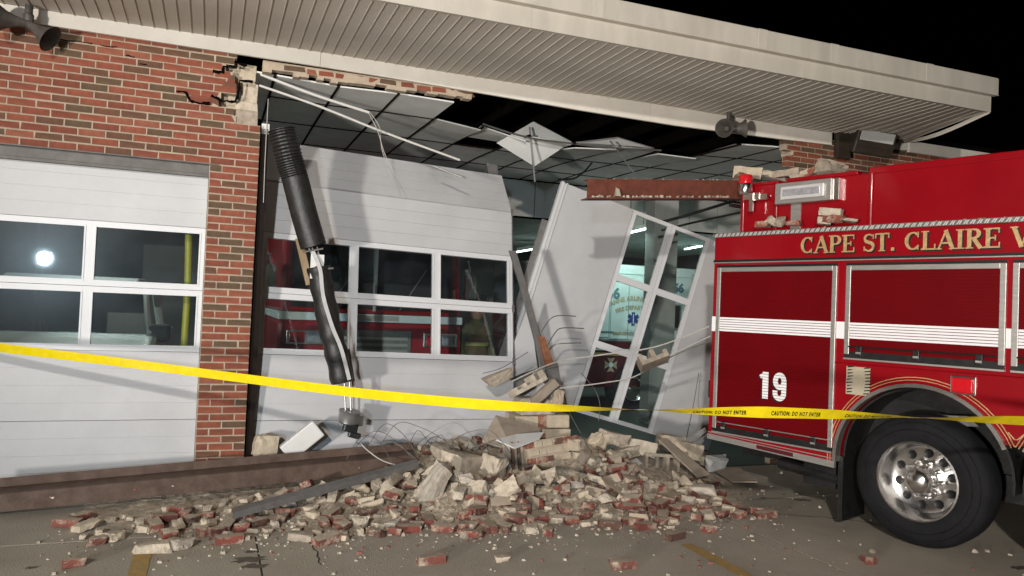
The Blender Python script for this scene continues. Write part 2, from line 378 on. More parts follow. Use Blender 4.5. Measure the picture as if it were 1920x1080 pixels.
# block back-up behind the face brick, exposed at the break
def blk(name, px0, py0, px1, py1, y0, y1, mt, parent, jag=.012):
    a = fac(px0, py1, y0); c = fac(px1, py0, y0); rnd = random.Random(px0*7+py0); j = lambda: rnd.uniform(-jag, jag)
    p = [V((x+j(), y, z+j())) for y in (y0, y1) for x, z in ((a.x, a.z), (c.x, a.z), (c.x, c.z), (a.x, c.z))]
    b = MB(); b.hexa([p[0], p[1], p[5], p[4], p[3], p[2], p[6], p[7]]); return b.build(name, mt, parent, bevel=.006)
for q in ((420, 125, 482, 152, .10, .30, 'cmu_yellow'), (412, 150, 446, 182, .102, .30, 'cmu_yellow'), (452, 158, 484, 192, .10, .3, 'cmu'), (400, 182, 446, 218, .104, .3, 'cmu_yellow'),
          (440, 192, 484, 209, .05, .28, 'cmu'), (441, 208, 485, 232, .02, .29, 'cmu'), (330, 120, 415, 232, .13, .3, 'cmu')):
    blk('backup_block', *q[:6], K[q[6]], WL)
MB().box((-.075, .096, 0), (.345, .30, 3.30)).build('pier_core', K['cmu'], WL)
MB().box((-3.5, .1, 2.97), (-.3, .30, 3.96)).build('backup_wall', K['cmu'], WL)
MB().box((-3.5, .1, 0), (-2.73, .30, 2.965)).build('pier_core', K['cmu'], WL)
# remnants of the top course hanging under the eaves board
rem = [(58, .10, 2.27)]
n0 = fac(485, 120, 0).x
x = .37
top_bricks = []
while x < 2.3:
    L_ = random.choice((.2045, .2045, .15, .1)); a = link('brick', random.choice(JAG), WL, (x+L_/2, random.uniform(0, .02), 3.945+random.uniform(-.008, .006)))
    a.scale = (L_/.2045, 1, .8); a.rotation_euler = (0, R(random.uniform(-2, 2)), 0); x += L_+.01
b = MB(); x = .34
while x < 2.32:
    e = x+random.uniform(.05, .13); zl = random.uniform(3.865, 3.915) if x < 1.9 else random.uniform(3.89, 3.92)
    b.box((x, .012, zl), (e, .11, 3.985)); x = e
b.build('mortar_remnant', K['mortar'], WL)
# ---- wall right of the hole
rows = []; nx = 6.42
LIMR = {}
for r in range(30, 60): LIMR[r] = nx + random.uniform(-.04, .22) - (.18 if r >= 57 else 0)
wr = MB()
for r in range(0, 60):
    xa = LIMR.get(r, 6.35); wr.box((xa+.02, .007, r*CH-.0005), (13, .095, (r+1)*CH+.0005)); rows.append((r, xa, 13, 0))
WR = wr.build('brick_wall', K['mortar'], ST)
joined = MB()
def vis(x, z):
    d = V((x, 0, z))-CAM; px = d.dot(CR)/d.dot(CF)*FPX+960; py = -d.dot(CU)/d.dot(CF)*FPX+540
    return px < 1880 and py < 355-.13*(px-1450) and px > 1440
nR = brick_wall_rows(WR, rows, joined, vis)
stuff(joined.build('brick', K['brick_joined'], WR))
MB().box((6.75, .096, 0), (13, .3, 3.96)).build('backup_wall', K['cmu'], WR)
for px, py, w_, h_, mt in ((1494, 282, .13, .12, 'cmu_yellow'), (1503, 293, .16, .09, 'cmu_yellow'), (1508, 318, .2, .06, 'brick'), (1500, 327, .18, .06, 'brick'), (1512, 306, .1, .05, 'cmu'), (1516, 276, .16, .05, 'mortar')):
    p = fac(px, py, .02); rnd = random.Random(px); b = MB(); j = lambda: rnd.uniform(-.02, .02)
    b.hexa([V((p.x+sx*w_/2+j(), p.y+sy, p.z+sz*h_/2+j())) for sz in (-1, 1) for sx, sy in ((-1, 0), (1, 0), (1, .2), (-1, .2))])
    b.build('broken_block' if mt.startswith('c') else 'broken_piece', K[mt], WR, bevel=.006)
# ---- steel lintel over the first door
lt = MB().box((-2.8, -.004, 2.952), (.0, .09, 2.962)).box((-2.8, .05, 2.87), (-.05, .06, 2.953)).box((-2.72, .062, 2.845), (-.081, .12, 2.872))
K['lintel'] = mat('lintel_grey', (.13, .12, .11), .65, .25, 8, .15, 50)
lt.build('lintel', K['lintel'], ST)
# ---- eaves board, soffit, fascia
def board(name, pts_bottom, ztop, y0, y1, mt, parent):
    b = MB(); n = len(pts_bottom)
    for i in range(n-1):
        (xa, za), (xb, zb) = pts_bottom[i], pts_bottom[i+1]
        b.hexa([V((xa, y0, za)), V((xb, y0, zb)), V((xb, y1, zb)), V((xa, y1, za)), V((xa, y0, ztop)), V((xb, y0, ztop)), V((xb, y1, ztop)), V((xa, y1, ztop))])
    return b.build(name, mt, parent)
EZ = [(-6.0, 4.0), (-1.35, 4.0), (1.06, 3.992), (2.4, 3.968), (3.6, 3.938), (4.9, 3.920), (6.2, 3.938), (7.14, 3.96)]
bx = [-6.0, -2.6, 1.06-.2, 4.52, 7.14]
def ez(x):
    for i in range(len(EZ)-1):
        if EZ[i][0] <= x <= EZ[i+1][0]: return lerp(EZ[i][1], EZ[i+1][1], (x-EZ[i][0])/(EZ[i+1][0]-EZ[i][0]))
    return EZ[-1][1]
for i in range(len(bx)-1):
    n = 8; board('eaves_board', [(lerp(bx[i]+.0015, bx[i+1]-.0015, k/n), ez(lerp(bx[i], bx[i+1], k/n))) for k in range(n+1)], 4.135, -.035, -.004, K['trim'], ST)
board('eaves_board', [(7.72, 4.0), (8.42, 4.035)], 4.165, -.03, -.004, K['trim'], ST)
board('eaves_board', [(8.425, 4.015), (13.2, 4.015)], 4.16, -.045, -.004, K['trim'], ST)
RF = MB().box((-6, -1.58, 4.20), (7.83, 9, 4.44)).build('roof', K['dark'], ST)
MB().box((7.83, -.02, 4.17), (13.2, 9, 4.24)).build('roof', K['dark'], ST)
SW = .104; x = -6.0; i = 0
def soffit_z(x, y): return 4.125 + .004*math.sin(x*1.7) - .012*max(0, x-5)*(y+1.6)/1.6*.6
while x < 7.80:
    b = MB(); xe = min(x+SW, 7.82); sk = max(0, x-7.0)*.62
    # each panel: flat face with a raised lock seam on its right edge
    for a, c, dz in ((x, xe-.009, 0), (xe-.009, xe-.004, -.006), (xe-.004, xe-.0005, .004)):
        p = []
        for dzz in (0, .012):
            for xx, yy in ((a, -1.565), (c, -1.565), (c+sk, -.036), (a+sk, -.036)):
                p.append(V((xx, yy, soffit_z(xx, yy)+dz+dzz)))
        b.hexa(p)
    b.build('soffit_panel', K['soffit'], RF); x = xe; i += 1
sg = [V((7.845, -1.6, 4.125)), V((8.0, -1.0, 4.07)), V((8.14, -.55, 4.07)), V((8.42, -.03, 4.16))]
MB().ribbon(curve(sg, 5), .05, (1, 0, .0), .006).build('soffit_edge_channel', K['trim'], RF)
# fascia: lower board, lapped metal drip cover above, joint covers
for a, c in ((-6, -1.2), (-1.2, 2.4), (2.4, 5.3), (5.3, 7.85)):
    MB().box((a+.001, -1.60, 4.118), (c-.001, -1.57, 4.305)).build('fascia_board', K['fascia'], ST)
for a, c in ((-6, -2.2), (-2.2, .9), (.9, 3.0), (3.0, 5.62), (5.62, 7.91)):
    b = MB().box((a+.001, -1.645, 4.30), (c-.001, -1.635, 4.482)).box((a+.001, -1.66, 4.292), (c-.001, -1.60, 4.30)).box((a+.001, -1.645, 4.482), (c-.001, -1.4, 4.489))
    b.build('fascia_cover', K['fascia'], ST, bevel=.002)
for xj in (-2.2, .9, 3.0, 4.75, 5.62, 6.9): MB().box((xj-.05, -1.649, 4.298), (xj+.05, -1.646, 4.492)).box((xj-.05, -1.649, 4.4895), (xj+.05, -1.5, 4.493)).build('fascia_joint_cover', K['fascia'], ST)
b = MB().box((7.85, -1.60, 4.118), (7.87, .0, 4.305)).box((7.91, -1.645, 4.30), (7.92, .2, 4.482)); b.build('fascia_end', K['fascia'], ST)

# ---- interior shell
MB().box((-9.1, .3, 0), (-9, 16, 4.2)).box((13, .3, 0), (13.1, 16, 4.2)).box((-9, 16, 0), (13, 16.1, 4.2)).build('interior_wall', K['int_wall'], ST)
# joists in the dark roof space
for k in range(11):
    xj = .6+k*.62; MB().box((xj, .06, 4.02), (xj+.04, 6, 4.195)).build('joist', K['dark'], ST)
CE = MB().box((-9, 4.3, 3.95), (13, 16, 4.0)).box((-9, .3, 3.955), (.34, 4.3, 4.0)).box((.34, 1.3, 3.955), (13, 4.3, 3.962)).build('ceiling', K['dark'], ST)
# drop ceiling: separate lay-in tiles with dark gaps, sagging and torn out along the front
def sag(x, y):
    f = max(0, 1-abs(x-4.3)/2.6)
    return 3.9 - .14*f*max(0, 1-(y-.3)/2.6) - .05*max(0, 1-abs(x-1.2)/1.2)*max(0, 1-y/2)
TS, TL = .60, 1.22
def ceil_tile(x, y0, y1, z=None, drop=(0, 0, 0, 0)):
    g_ = .011; b = MB(); p = []; n = 3
    for k in range(n):
        ya, yb = lerp(y0+g_, y1-g_, k/n), lerp(y0+g_, y1-g_, (k+1)/n); q = []
        for dz in (0, .015):
            for a, c, d0, t in ((x+g_, ya, drop[0], k/n), (x+TS-g_, ya, drop[1], k/n), (x+TS-g_, yb, drop[1], (k+1)/n), (x+g_, yb, drop[0], (k+1)/n)):
                q.append(V((a, c, (sag(a, c) if z is None else z)+dz-d0*(1-t)**2)))
        b.hexa(q)
    b.build('ceiling_tile', K['tile'], CE)
YR = [.10, .95, 2.17, 3.39, 4.30]
for i in range(-3, 20):
    x = .46+i*TS
    for j in range(4):
        if i < 0 and j > 1: continue
        if 2.2 < x < 5.8 and j == 0: continue
        dr = (0, 0, 0, 0); y0, y1 = YR[j], YR[j+1]
        if j == 1 and 2.2 < x < 5.8: dr = (random.uniform(-.05, .10), random.uniform(-.05, .10)); y0 += random.uniform(0, .12)
        if j == 1 and 2.8 < x < 3.3: y1 = 1.62
        ceil_tile(x, y0, y1, None, dr)
def grid_bar(pts):
    b = MB()
    for i in range(len(pts)-1):
        a, c = V(pts[i]), V(pts[i+1]); n = V((-(c-a).y, (c-a).x, 0)).normalized()*.013
        b.hexa([a-n, a+n, c+n, c-n, a-n+V((0, 0, .02)), a+n+V((0, 0, .02)), c+n+V((0, 0, .02)), c-n+V((0, 0, .02))])
    b.build('grid_bar', K['jamb'], CE)
def fronty(x): return .95 if 2.25 < x < 5.85 else .10
for i in range(0, 20):
    x = .46+i*TS; y0 = max(fronty(x-.01), fronty(x+.01)); n = 8; grid_bar([(x, lerp(y0, 4.3, k/n), sag(x, lerp(y0, 4.3, k/n))-.006) for k in range(n+1)])
for y in YR[1:4]:
    for a, b_ in ((.46, 2.25), (2.25, 5.85), (5.85, 12)):
        if y < 1 and a == 2.25: continue
        n = 6; grid_bar([(lerp(a, b_, k/n), y, sag(lerp(a, b_, k/n), y)-.0075) for k in range(n+1)])
for i in range(-3, 16):
    for j in range(9):
        x, y = 1.6+i*TS*1.0, 4.5+j*TS*1.2
        if x < 2.5: continue
        ceil_tile(x, y, y+TS*1.2, 3.27)
# header that steps the ceiling down, clad in white panels with dark joints
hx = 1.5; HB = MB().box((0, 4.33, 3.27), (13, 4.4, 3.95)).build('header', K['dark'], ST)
for k in range(15):
    a = 1.9+k*.61; MB().box((a+.008, 4.31, 3.285), (a+.602, 4.332, 3.88)).build('header_panel', K['white_panel'], HB)
MB().box((1.5, 4.28, 3.255), (13, 4.335, 3.28)).build('header_edge', K['dark'], HB)
for (xc, yc, w_) in ((6.74, 3.2, .22), (2.9, 4.9, .2)):
    MB().box((xc-w_, yc-.14, .004), (xc+w_, yc+.14, 3.9 if yc < 4.3 else 3.27)).build('column', K['column'], ST, bevel=.01)
# stub of the pier between the two wrecked doors: block base with brick facing
b = MB(); PS = []
for lo, hi, mt in (((3.02, -.05, 0), (3.66, .28, .33), 'cmu'), ((3.03, -.04, .34), (3.30, .28, .62), 'cmu_yellow'), ((3.305, -.052, .34), (3.66, .27, .48), 'cmu_yellow'), ((3.31, -.046, .485), (3.655, .26, .63), 'cmu_yellow'),
                   ((3.10, .0, .625), (3.50, .25, .80), 'cmu')):
    rnd = random.Random(str(lo)); j = lambda: rnd.uniform(-.012, .012)
    q = MB().hexa([V((x_+j(), y_+j(), z_+j()*.5)) for z_ in (lo[2], hi[2]) for x_, y_ in ((lo[0], lo[1]), (hi[0], lo[1]), (hi[0], hi[1]), (lo[0], hi[1]))])
    q.build('pier_block', K[mt], ST, bevel=.012)
MB().box((3.29, -.058, .34), (3.37, .0, .63)).build('mortar_remnant', K['brick_core'], ST)
# door jambs (dark channel beside the second door)
MB().box((.352, .06, 0), (.425, .16, 3.35)).box((.352, .16, 0), (.38, .5, 3.35)).build('door_jamb', K['jamb'], ST)
MB().box((-.078, .13, 0), (-.05, .2, 2.95)).build('door_jamb', K['jamb'], ST)
MB().box((.36, .06, 3.30), (.43, .12, 3.40)).build('jamb_bracket', K['white_plastic'], ST)

# ================================================================== OVERHEAD DOORS
def plank_section(mx, W, z0, z1, n, groove=.004, mt='door'):
    b = MB(); b.box((0, .006, z0+.002), (W, .042, z1-.002), mx)
    h = (z1-z0-.006)/n
    for k in range(n):
        a = z0+.003+k*h; b.box((0, 0, a+groove/2), (W, .0062, a+h-groove/2), mx)
    return b
def window_section(mx, W, z0, z1, parent, name='window_section', missing=(), rail=.055, stile=.05, mull=.095):
    pw = (W-2*stile-2*mull)/3; b = MB(); b.box((0, 0, z0+.002), (W, .042, z0+rail), mx).box((0, 0, z1-rail), (W, .042, z1-.002), mx)
    xs = []; x = stile
    b.box((0, .001, z0+rail), (stile, .042, z1-rail), mx); b.box((W-stile, .001, z0+rail), (W, .042, z1-rail), mx)
    for k in range(3):
        xs.append((x, x+pw)); x += pw
        if k < 2: b.box((x, .001, z0+rail), (x+mull, .042, z1-rail), mx); x += mull
    # proud glazing beads round every opening
    for a, c in xs:
        t = .014
        for lo, hi in (((a-t, z0+rail-t), (c+t, z0+rail)), ((a-t, z1-rail), (c+t, z1-rail+t)), ((a-t, z0+rail), (a, z1-rail)), ((c, z0+rail), (c+t, z1-rail))):
            b.box((lo[0], -.006, lo[1]), (hi[0], .001, hi[1]), mx)
    s = b.build(name, K['door_frame'], parent)
    for k, (a, c) in enumerate(xs):
        if k in missing: continue
        MB().box((a, .018, z0+rail), (c, .022, z1-rail), mx).build('pane', K['glass'], s)
    return s
# ---- first door, intact
D1 = thing('overhead_door', 'intact white sectional garage door left of the brick pier with two rows of windows', 'garage door', (-1.5, .13, 0))
m1 = M4.Translation((-2.925, .13, .004)); W1 = 2.84
for z0, z1, n in ((0, .60, 4), (.60, 1.22, 4), (2.37, 2.90, 4), (2.90, 3.38, 3)): plank_section(m1, W1, z0, z1, n).build('door_section', K['door'], D1)
for z0, z1 in ((1.22, 1.79), (1.79, 2.37)): window_section(m1, W1, z0, z1, D1)
# ---- second door, pushed in at the top and turned
def rod(v):
    v = V(v); return M4.Rotation(v.length, 4, v.normalized())
p2 = CAM + (V((.3998, -.389, .035))-CAM)*1.061; m2 = M4.Translation(p2) @ rod((-.1569, .0140, .1027)) @ M4.Scale(1.061, 4)
D2 = thing('overhead_door', 'white sectional garage door right of the brick pier, leaning inward out of its opening', 'garage door', (1.7, .25, 0))
W2 = 2.62
for z0, z1, n in ((.02, .62, 4), (.62, 1.22, 4), (2.365, 2.86, 4)): plank_section(m2, W2, z0, z1, n, .003).build('door_section', K['door'], D2)
for z0, z1 in ((1.22, 1.79), (1.79, 2.365)): window_section(m2, W2, z0, z1, D2, mull=.085)
mt_ = m2 @ M4.Translation((0, 0, 2.872)) @ M4.Rotation(R(-26), 4, 'X')
plank_section(mt_, W2, 0, .52, 4, .003).box((0, -.004, .515), (W2, .05, .53), mt_).build('door_section', K['door'], D2)
MB().box((W2, .0, .02), (W2+.012, .044, 2.86), m2).build('edge_strip', K['steel_pale'], D2)
for z in (.62, 1.22, 1.79, 2.365, 2.86): MB().box((W2-.01, -.01, z-.04), (W2+.02, .05, z+.04), m2).build('hinge', K['steel_pale'], D2)
# ---- third door, torn off and standing on its side inside the bay
m3 = M4.Translation((3.2128, 1.1021, .787)) @ rod((.0513, .2610, -.0747)) @ M4(((0, 0, -1, 3.39), (0, 1, 0, 0), (1, 0, 0, 0), (0, 0, 0, 1)))
D3 = thing('overhead_door', 'torn-off white garage door standing tilted on its side behind the rubble', 'garage door', (4.6, 1.0, 0))
for z0, z1, n in ((2.365, 3.34, 1), (.62, 1.22, 1), (.36, .618, 1)): plank_section(m3, W2, z0, z1, n, .003).build('door_section', K['door'], D3)
for z0, z1 in ((1.22, 1.79), (1.79, 2.365)): window_section(m3, W2, z0, z1, D3, mull=.085)
MB().box((-.01, -.012, 3.34), (W2+.01, .055, 3.375), m3).box((-.01, -.02, 3.30), (W2+.01, -.0005, 3.31), m3).build('edge_channel', K['door_frame'], D3)
MB().box((0, .043, 3.378), (W2-.5, .06, 3.46), m3).build('track', K['steel'], D3)

# ================================================================== FIRE ENGINE backed half out of the wrecked bay
ROT = math.atan2(-BACK.y, -BACK.x)
FE = thing('fire_engine', 'red fire engine parked half out of the wrecked bay with rubble on its roof', 'fire engine', tuple(W0), ROT)
def tb(b, name, mt, smooth=False, bevel=0, parent=None):      # part in truck coordinates: x forward, y inward (to its left), z up
    return b.build(name, mt, parent or FE, smooth, bevel, local=True)
# lower skirts with wheel arches (near side y 0..0.5, far side 1.95..2.45)
AC, AR = (-.03, .60), .665
def arch(cx, r, a0, a1, n=18): return [(cx+r*math.cos(a), AC[1]+r*math.sin(a)) for a in [lerp(a0, a1, k/n) for k in range(n+1)]]
A2 = 1.32
prof = [(-2.0, .60), (-.70, .555)] + arch(AC[0], AR, math.pi+.05, .52) + [(AC[0]+.60, .905), (A2-.665, .905)] + arch(A2, AR, math.pi-.52, -.05) + [(3.1, .56), (3.1, 1.40), (-2.0, 1.40)]
for y0, nm in ((0, 'side_skirt'), (1.98, 'side_skirt')):
    tb(MB().prism([(s, y0, z) for s, z in prof], (0, .47, 0)), nm, K['red'])
tb(MB().box((-2.0, .0, 1.40), (3.1, 2.45, 2.555)), 'body', K['red'], bevel=.012)
tb(MB().box((-1.99, .47, .62), (3.09, 1.98, 1.398)), 'body_core', K['black'])
tb(MB().box((-1.9, .6, .38), (3.0, .8, .60)).box((-1.9, 1.65, .38), (3.0, 1.85, .6)).box((-1.8, .3, .42), (-.8, 2.1, .60)), 'chassis_rail', K['black'])
tb(MB().box((-1.05, .12, .30), (-.75, .42, .55)).tube([(-1.3, .15, .42), (-.72, .15, .38)], .05), 'exhaust_box', K['black'])
# rear bumper / tail lamp bracket seen at the rear edge
tb(MB().box((-2.03, .02, .95), (-1.995, .10, 1.12)), 'marker_lamp', K['black'])
tb(MB().box((-2.05, .05, 2.44), (-2.0, .12, 2.50)), 'marker_lamp', K['clear_lens'])
# diamond plate ledge on top of the body side
tb(MB().box((-2.01, -.012, 2.556), (3.1, .34, 2.568)).box((-2.01, -.018, 2.528), (3.1, -.002, 2.566)), 'diamond_plate_ledge', K['diamond'])
dp = MB(); s = -1.99
while s < 3.05:
    for up in (0, 1):
        q = [(s+(.0 if up else .022), -.0195, 2.533), (s+.010+(.0 if up else .022), -.0195, 2.533), (s+.030, -.0195, 2.562), (s+.020, -.0195, 2.562)] if up else [(s+.034, -.0195, 2.562), (s+.044, -.0195, 2.562), (s+.028, -.0195, 2.533), (s+.018, -.0195, 2.533)]
        dp.prism(q, (0, .004, 0))
    s += .048
tb(dp, 'tread_pattern', K['alu_bright'])
# upper body: hose bed side wall, set back 0.3 m
tb(MB().box((-1.90, .30, 2.57), (3.1, .36, 3.07)).box((-1.42, .36, 2.57), (3.1, 2.1, 2.6)).box((-1.9, 2.1, 2.57), (3.1, 2.16, 3.07)), 'hose_bed_side', K['red'], bevel=.02)
tb(MB().box((-1.42, .29, 3.062), (-.72, .40, 3.10)).box((-.62, .29, 3.055), (3.1, .40, 3.115)).box((-1.9, .29, 3.06), (-1.5, .40, 3.092)), 'top_rail', K['red'], bevel=.008)
for s in (-1.89, -1.52, -.60):
    tb(MB().tube([(s, .305, 2.60), (s, .305, 3.06)], .028, 12), 'corner_post', K['red'], True)
tb(MB().box((-1.36, .292, 2.60), (-1.26, .30, 2.86)), 'highlight_strip', K['alu'])  # pale strip standing in for a highlight down the side wall
tb(MB().box((-1.88, .36, 2.93), (-1.80, 2.1, 2.975)), 'hose_bed_rail', K['black'])
# recessed flood light in its chrome housing
def tpt(px, py, rec): s, z = trk(px, py, rec); return s, z
fs0, fz0 = trk(1455, 384, .24); fs1, fz1 = trk(1562, 334, .24)
b = MB().box((fs0, .215, fz0), (fs1, .30, fz1)); hs = tb(b, 'floodlight_housing', K['alu'], bevel=.006)
tb(MB().box((fs0+.07, .190, fz0+.035), (fs1-.06, .216, fz1-.04)), 'floodlight_rim', K['alu_bright'], bevel=.008, parent=hs)
tb(MB().box((fs0+.10, .183, fz0+.065), (fs1-.10, .192, fz1-.07)), 'floodlight_lens', K['clear_lens'], parent=hs)
tb(MB().box((fs1, .24, fz0), (fs1+.06, .31, fz1)), 'housing_edge', K['chrome'], bevel=.004, parent=hs)
# rear beacon: red cap on a chrome can with bracket
bs, bz = trk(1398, 345, .20)
bc = tb(MB().lathe([(0, .0), (0, .058), (.02, .068), (.085, .070), (.10, .062), (.10, 0)], (bs, .20, bz-.10), (0, 0, 1), 24), 'beacon_base', K['chrome'], True)
tb(MB().lathe([(0, .066), (.07, .070), (.088, .058), (.092, 0)], (bs, .20, bz), (0, 0, 1), 24), 'beacon_lens', K['red_lens'], True, parent=bc)
tb(MB().box((bs-.02, .19, bz-.16), (bs+.16, .22, bz-.10)).box((bs+.06, .18, bz-.28), (bs+.10, .20, bz-.10)).box((bs+.1, .2, bz-.17), (bs+.24, .23, bz-.115)), 'beacon_bracket', K['chrome'], parent=bc)
tb(MB().tube([(-1.92, .12, bz-.21), (-1.92, .5, bz-.2), (-1.95, 2.2, bz-.2)], .018), 'grab_rail', K['black'], True)
# trim line under the name board
zl = 2.285
tb(MB().box((-2.004, -.004, zl), (3.1, 0, zl+.022)), 'trim_line', K['ink']); tb(MB().box((-2.004, -.006, zl-.010), (3.1, 0, zl-.0005)), 'trim_line', K['alu'])
# rub rail along the bottom
q = [(-2.0, .555), (-.70, .505), (-.70, .56), (-2.0, .605)]
tb(MB().prism([(s, -.012, z) for s, z in q], (0, .03, 0)), 'rub_rail', K['alu'])
tb(MB().prism([(s, -.0155, z) for s, z in ((-1.45, .546), (-1.08, .532), (-1.08, .566), (-1.45, .58))], (0, .003, 0)), 'marker_strip', K['maroon'])
tb(MB().prism([(s, -.006, z) for s, z in ((-2.0, .617), (-.72, .578), (-.72, .586), (-2.0, .625))], (0, .004, 0)), 'trim_line', K['alu'])
# roller shutters
def shutter(s0, s1, z0, z1, label=None):
    r = tb(MB().box((s0, -.004, z0), (s1, 0, z1)), 'roller_shutter', K['red_shutter'])
    n = int((z1-z0)/.0262); sl = MB()
    for k in range(n):
        a = lerp(z0, z1, k/n); c = lerp(z0, z1, (k+1)/n)
        sl.add([(s0+.002, -.0045, a+.001), (s1-.002, -.0045, a+.001), (s1-.002, -.0062, (a+c)/2), (s0+.002, -.0062, (a+c)/2), (s1-.002, -.0045, c-.001), (s0+.002, -.0045, c-.001)], [(0, 1, 2, 3), (3, 2, 4, 5)])
    tb(sl, 'slats', K['red_shutter'], parent=r)
    f = MB(); w_ = .042
    f.box((s0-w_, -.016, z0-.02), (s0, 0, z1+w_)).box((s1, -.016, z0-.02), (s1+w_, 0, z1+w_)).box((s0, -.0155, z1), (s1, 0, z1+w_))
    tb(f, 'shutter_frame', K['alu'], bevel=.003, parent=r)
    tb(MB().box((s0-w_, -.02, z1+w_+.002), (s1+w_, 0, z1+w_+.022)), 'drip_strip', K['ink'], parent=r)
    tb(MB().box((s0-w_, -.018, z0-.05), (s1+w_, 0, z0-.022)).box((s0, -.012, z0-.022), (s1, -.003, z0+.004)), 'bottom_bar', K['black'], parent=r)
    tb(MB().box((s0-w_, -.022, z0-.064), (s1+w_, 0, z0-.05)), 'sill_strip', K['alu'], parent=r)
    tb(MB().tube([(s0, -.03, z0+.045), (s1, -.03, z0+.045)], .006, 6), 'lift_bar', K['alu'] if z0 < 1 else K['ink'], parent=r)
    for t in (.06, .47, .87):
        x_ = lerp(s0, s1, t); tb(MB().box((x_, -.035, z0-.03), (x_+.05, -.005, z0+.055)), 'latch', K['black'], bevel=.004, parent=r)
        tb(MB().box((x_+.004, -.039, z0-.012), (x_+.046, -.034, z0+.004)), 'latch_clip', K['alu'], parent=r)
    # reflective stripe, one strip per slat
    st = MB(); zb = 1.612
    for k in range(6): st.box((s0+.001, -.0108, zb+k*.0232+.002), (s1-.001, -.0086, zb+(k+1)*.0232-.003))
    tb(st, 'reflective_stripe', K['stripe'], parent=r)
    return r
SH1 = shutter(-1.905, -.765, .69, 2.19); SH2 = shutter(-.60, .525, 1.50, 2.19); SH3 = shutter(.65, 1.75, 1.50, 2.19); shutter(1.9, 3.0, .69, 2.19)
for a, c in ((-1.999, -1.949), (-.721, -.645), (.569, .606), (1.795, 1.856)): tb(MB().box((a, -.003, 1.608), (c, 0, 1.752)), 'reflective_stripe', K['stripe'])
# arch trim rings and pinstripes
def ring(cx, r0, r1, y0, y1, a0, a1, n=26):
    b = MB()
    for k in range(n):
        a, c = lerp(a0, a1, k/n), lerp(a0, a1, (k+1)/n)
        p = [(cx+r*math.cos(t), y, AC[1]+r*math.sin(t)) for y in (y0, y1) for r, t in ((r0, a), (r1, a), (r1, c), (r0, c))]
        b.hexa([V(q) for q in p])
    return b
for cx, a0, a1 in ((AC[0], .42, math.pi+.06), (A2, -.05, math.pi-.42)):
    tb(ring(cx, AR-.008, AR+.022, -.020, .06, a0, a1), 'wheel_arch_trim', K['arch_metal'], True)
    tb(ring(cx, AR+.046, AR+.052, -.0025, 0, a0, a1), 'pinstripe', K['gold']); tb(ring(cx, AR+.068, AR+.075, -.0025, 0, a0, a1), 'pinstripe', K['gold'])
tb(MB().ribbon([(.60, -.001, 1.0), (.64, -.001, .955), (.66, -.001, .955), (.70, -.001, 1.0)], .008, (0, -1, 0), .002), 'pinstripe', K['gold'])
# wheel wells
for cx in (AC[0], A2):
    tb(ring(cx, AR-.03, AR-.012, .1, .9, -.1, math.pi+.1), 'wheel_well', K['black'])
tb(MB().box((-.70, .06, .06), (-.655, .46, .60)), 'mud_flap', K['black'])
# wheels
def wheel(cx, name='wheel'):
    rt, yo = .525, .02
    t = tb(MB().lathe([(.33, .30), (.31, .44), (.28, .50), (.22, .522), (.12, rt), (.04, .515), (.0, .49), (-.022, .43), (-.028, .37), (-.020, .325), (.0, .305), (.06, .295), (.30, .29)], (cx, yo+.02, .52), (0, 1, 0), 56), name, K['tyre'], True)
    grooves = MB()
    for r_ in (.46, .405): grooves.lathe([(-.030 if r_ < .43 else -.016, r_-.004), (-.034 if r_ < .43 else -.020, r_), (-.030 if r_ < .43 else -.016, r_+.004)], (cx, yo+.02, .52), (0, 1, 0), 56)
    tb(grooves, 'sidewall_ring', K['tyre'], True, parent=t)
    rim = tb(MB().lathe([(-.006, .318), (-.024, .312), (-.026, .300), (-.006, .291), (.03, .284), (.10, .272), (.135, .262), (.150, .240), (.152, .150), (.13, .142)], (cx, yo+.01, .52), (0, 1, 0), 56), 'rim', K['polished'], True, parent=t)
    for k in range(10):
        a = 2*math.pi*(k+.35)/10; hl = MB().lathe([(0, .028), (-.002, .033), (.002, .0275), (.0015, 0)], (cx+math.cos(a)*.205, yo+.152, .52+math.sin(a)*.205), (0, 1, 0), 16)
        tb(hl, 'hand_hole', K['ink'], True, parent=rim)
    tb(MB().lathe([(.16, .150), (.145, .148), (.13, .112), (.04, .108), (.02, .10), (-.012, .088), (-.032, .056), (-.036, .0)], (cx, yo, .52), (0, 1, 0), 40), 'hub_cap', K['chrome'], True, parent=t)
    for k in range(10):
        a = 2*math.pi*k/10
        tb(MB().lathe([(.075, .020), (.03, .019), (.012, .015), (.004, .006), (.003, 0)], (cx+math.cos(a)*.136, yo+.060, .52+math.sin(a)*.136), (0, 1, 0), 12), 'lug_nut', K['chrome'], True, parent=t)
    return t
wheel(-.035); wheel(A2)
tb(MB().box((-.3, .55, .45), (1.6, 2.0, .60)).tube([(-.035, .3, .52), (-.035, 2.2, .52)], .11), 'axle', K['black'])
tb(MB().prism([(-.28, .30, 1.0), (.22, .30, 1.05), (.30, .30, .98), (-.30, .30, .9)], (0, .3, 0)), 'brake_chamber', K['steel'])
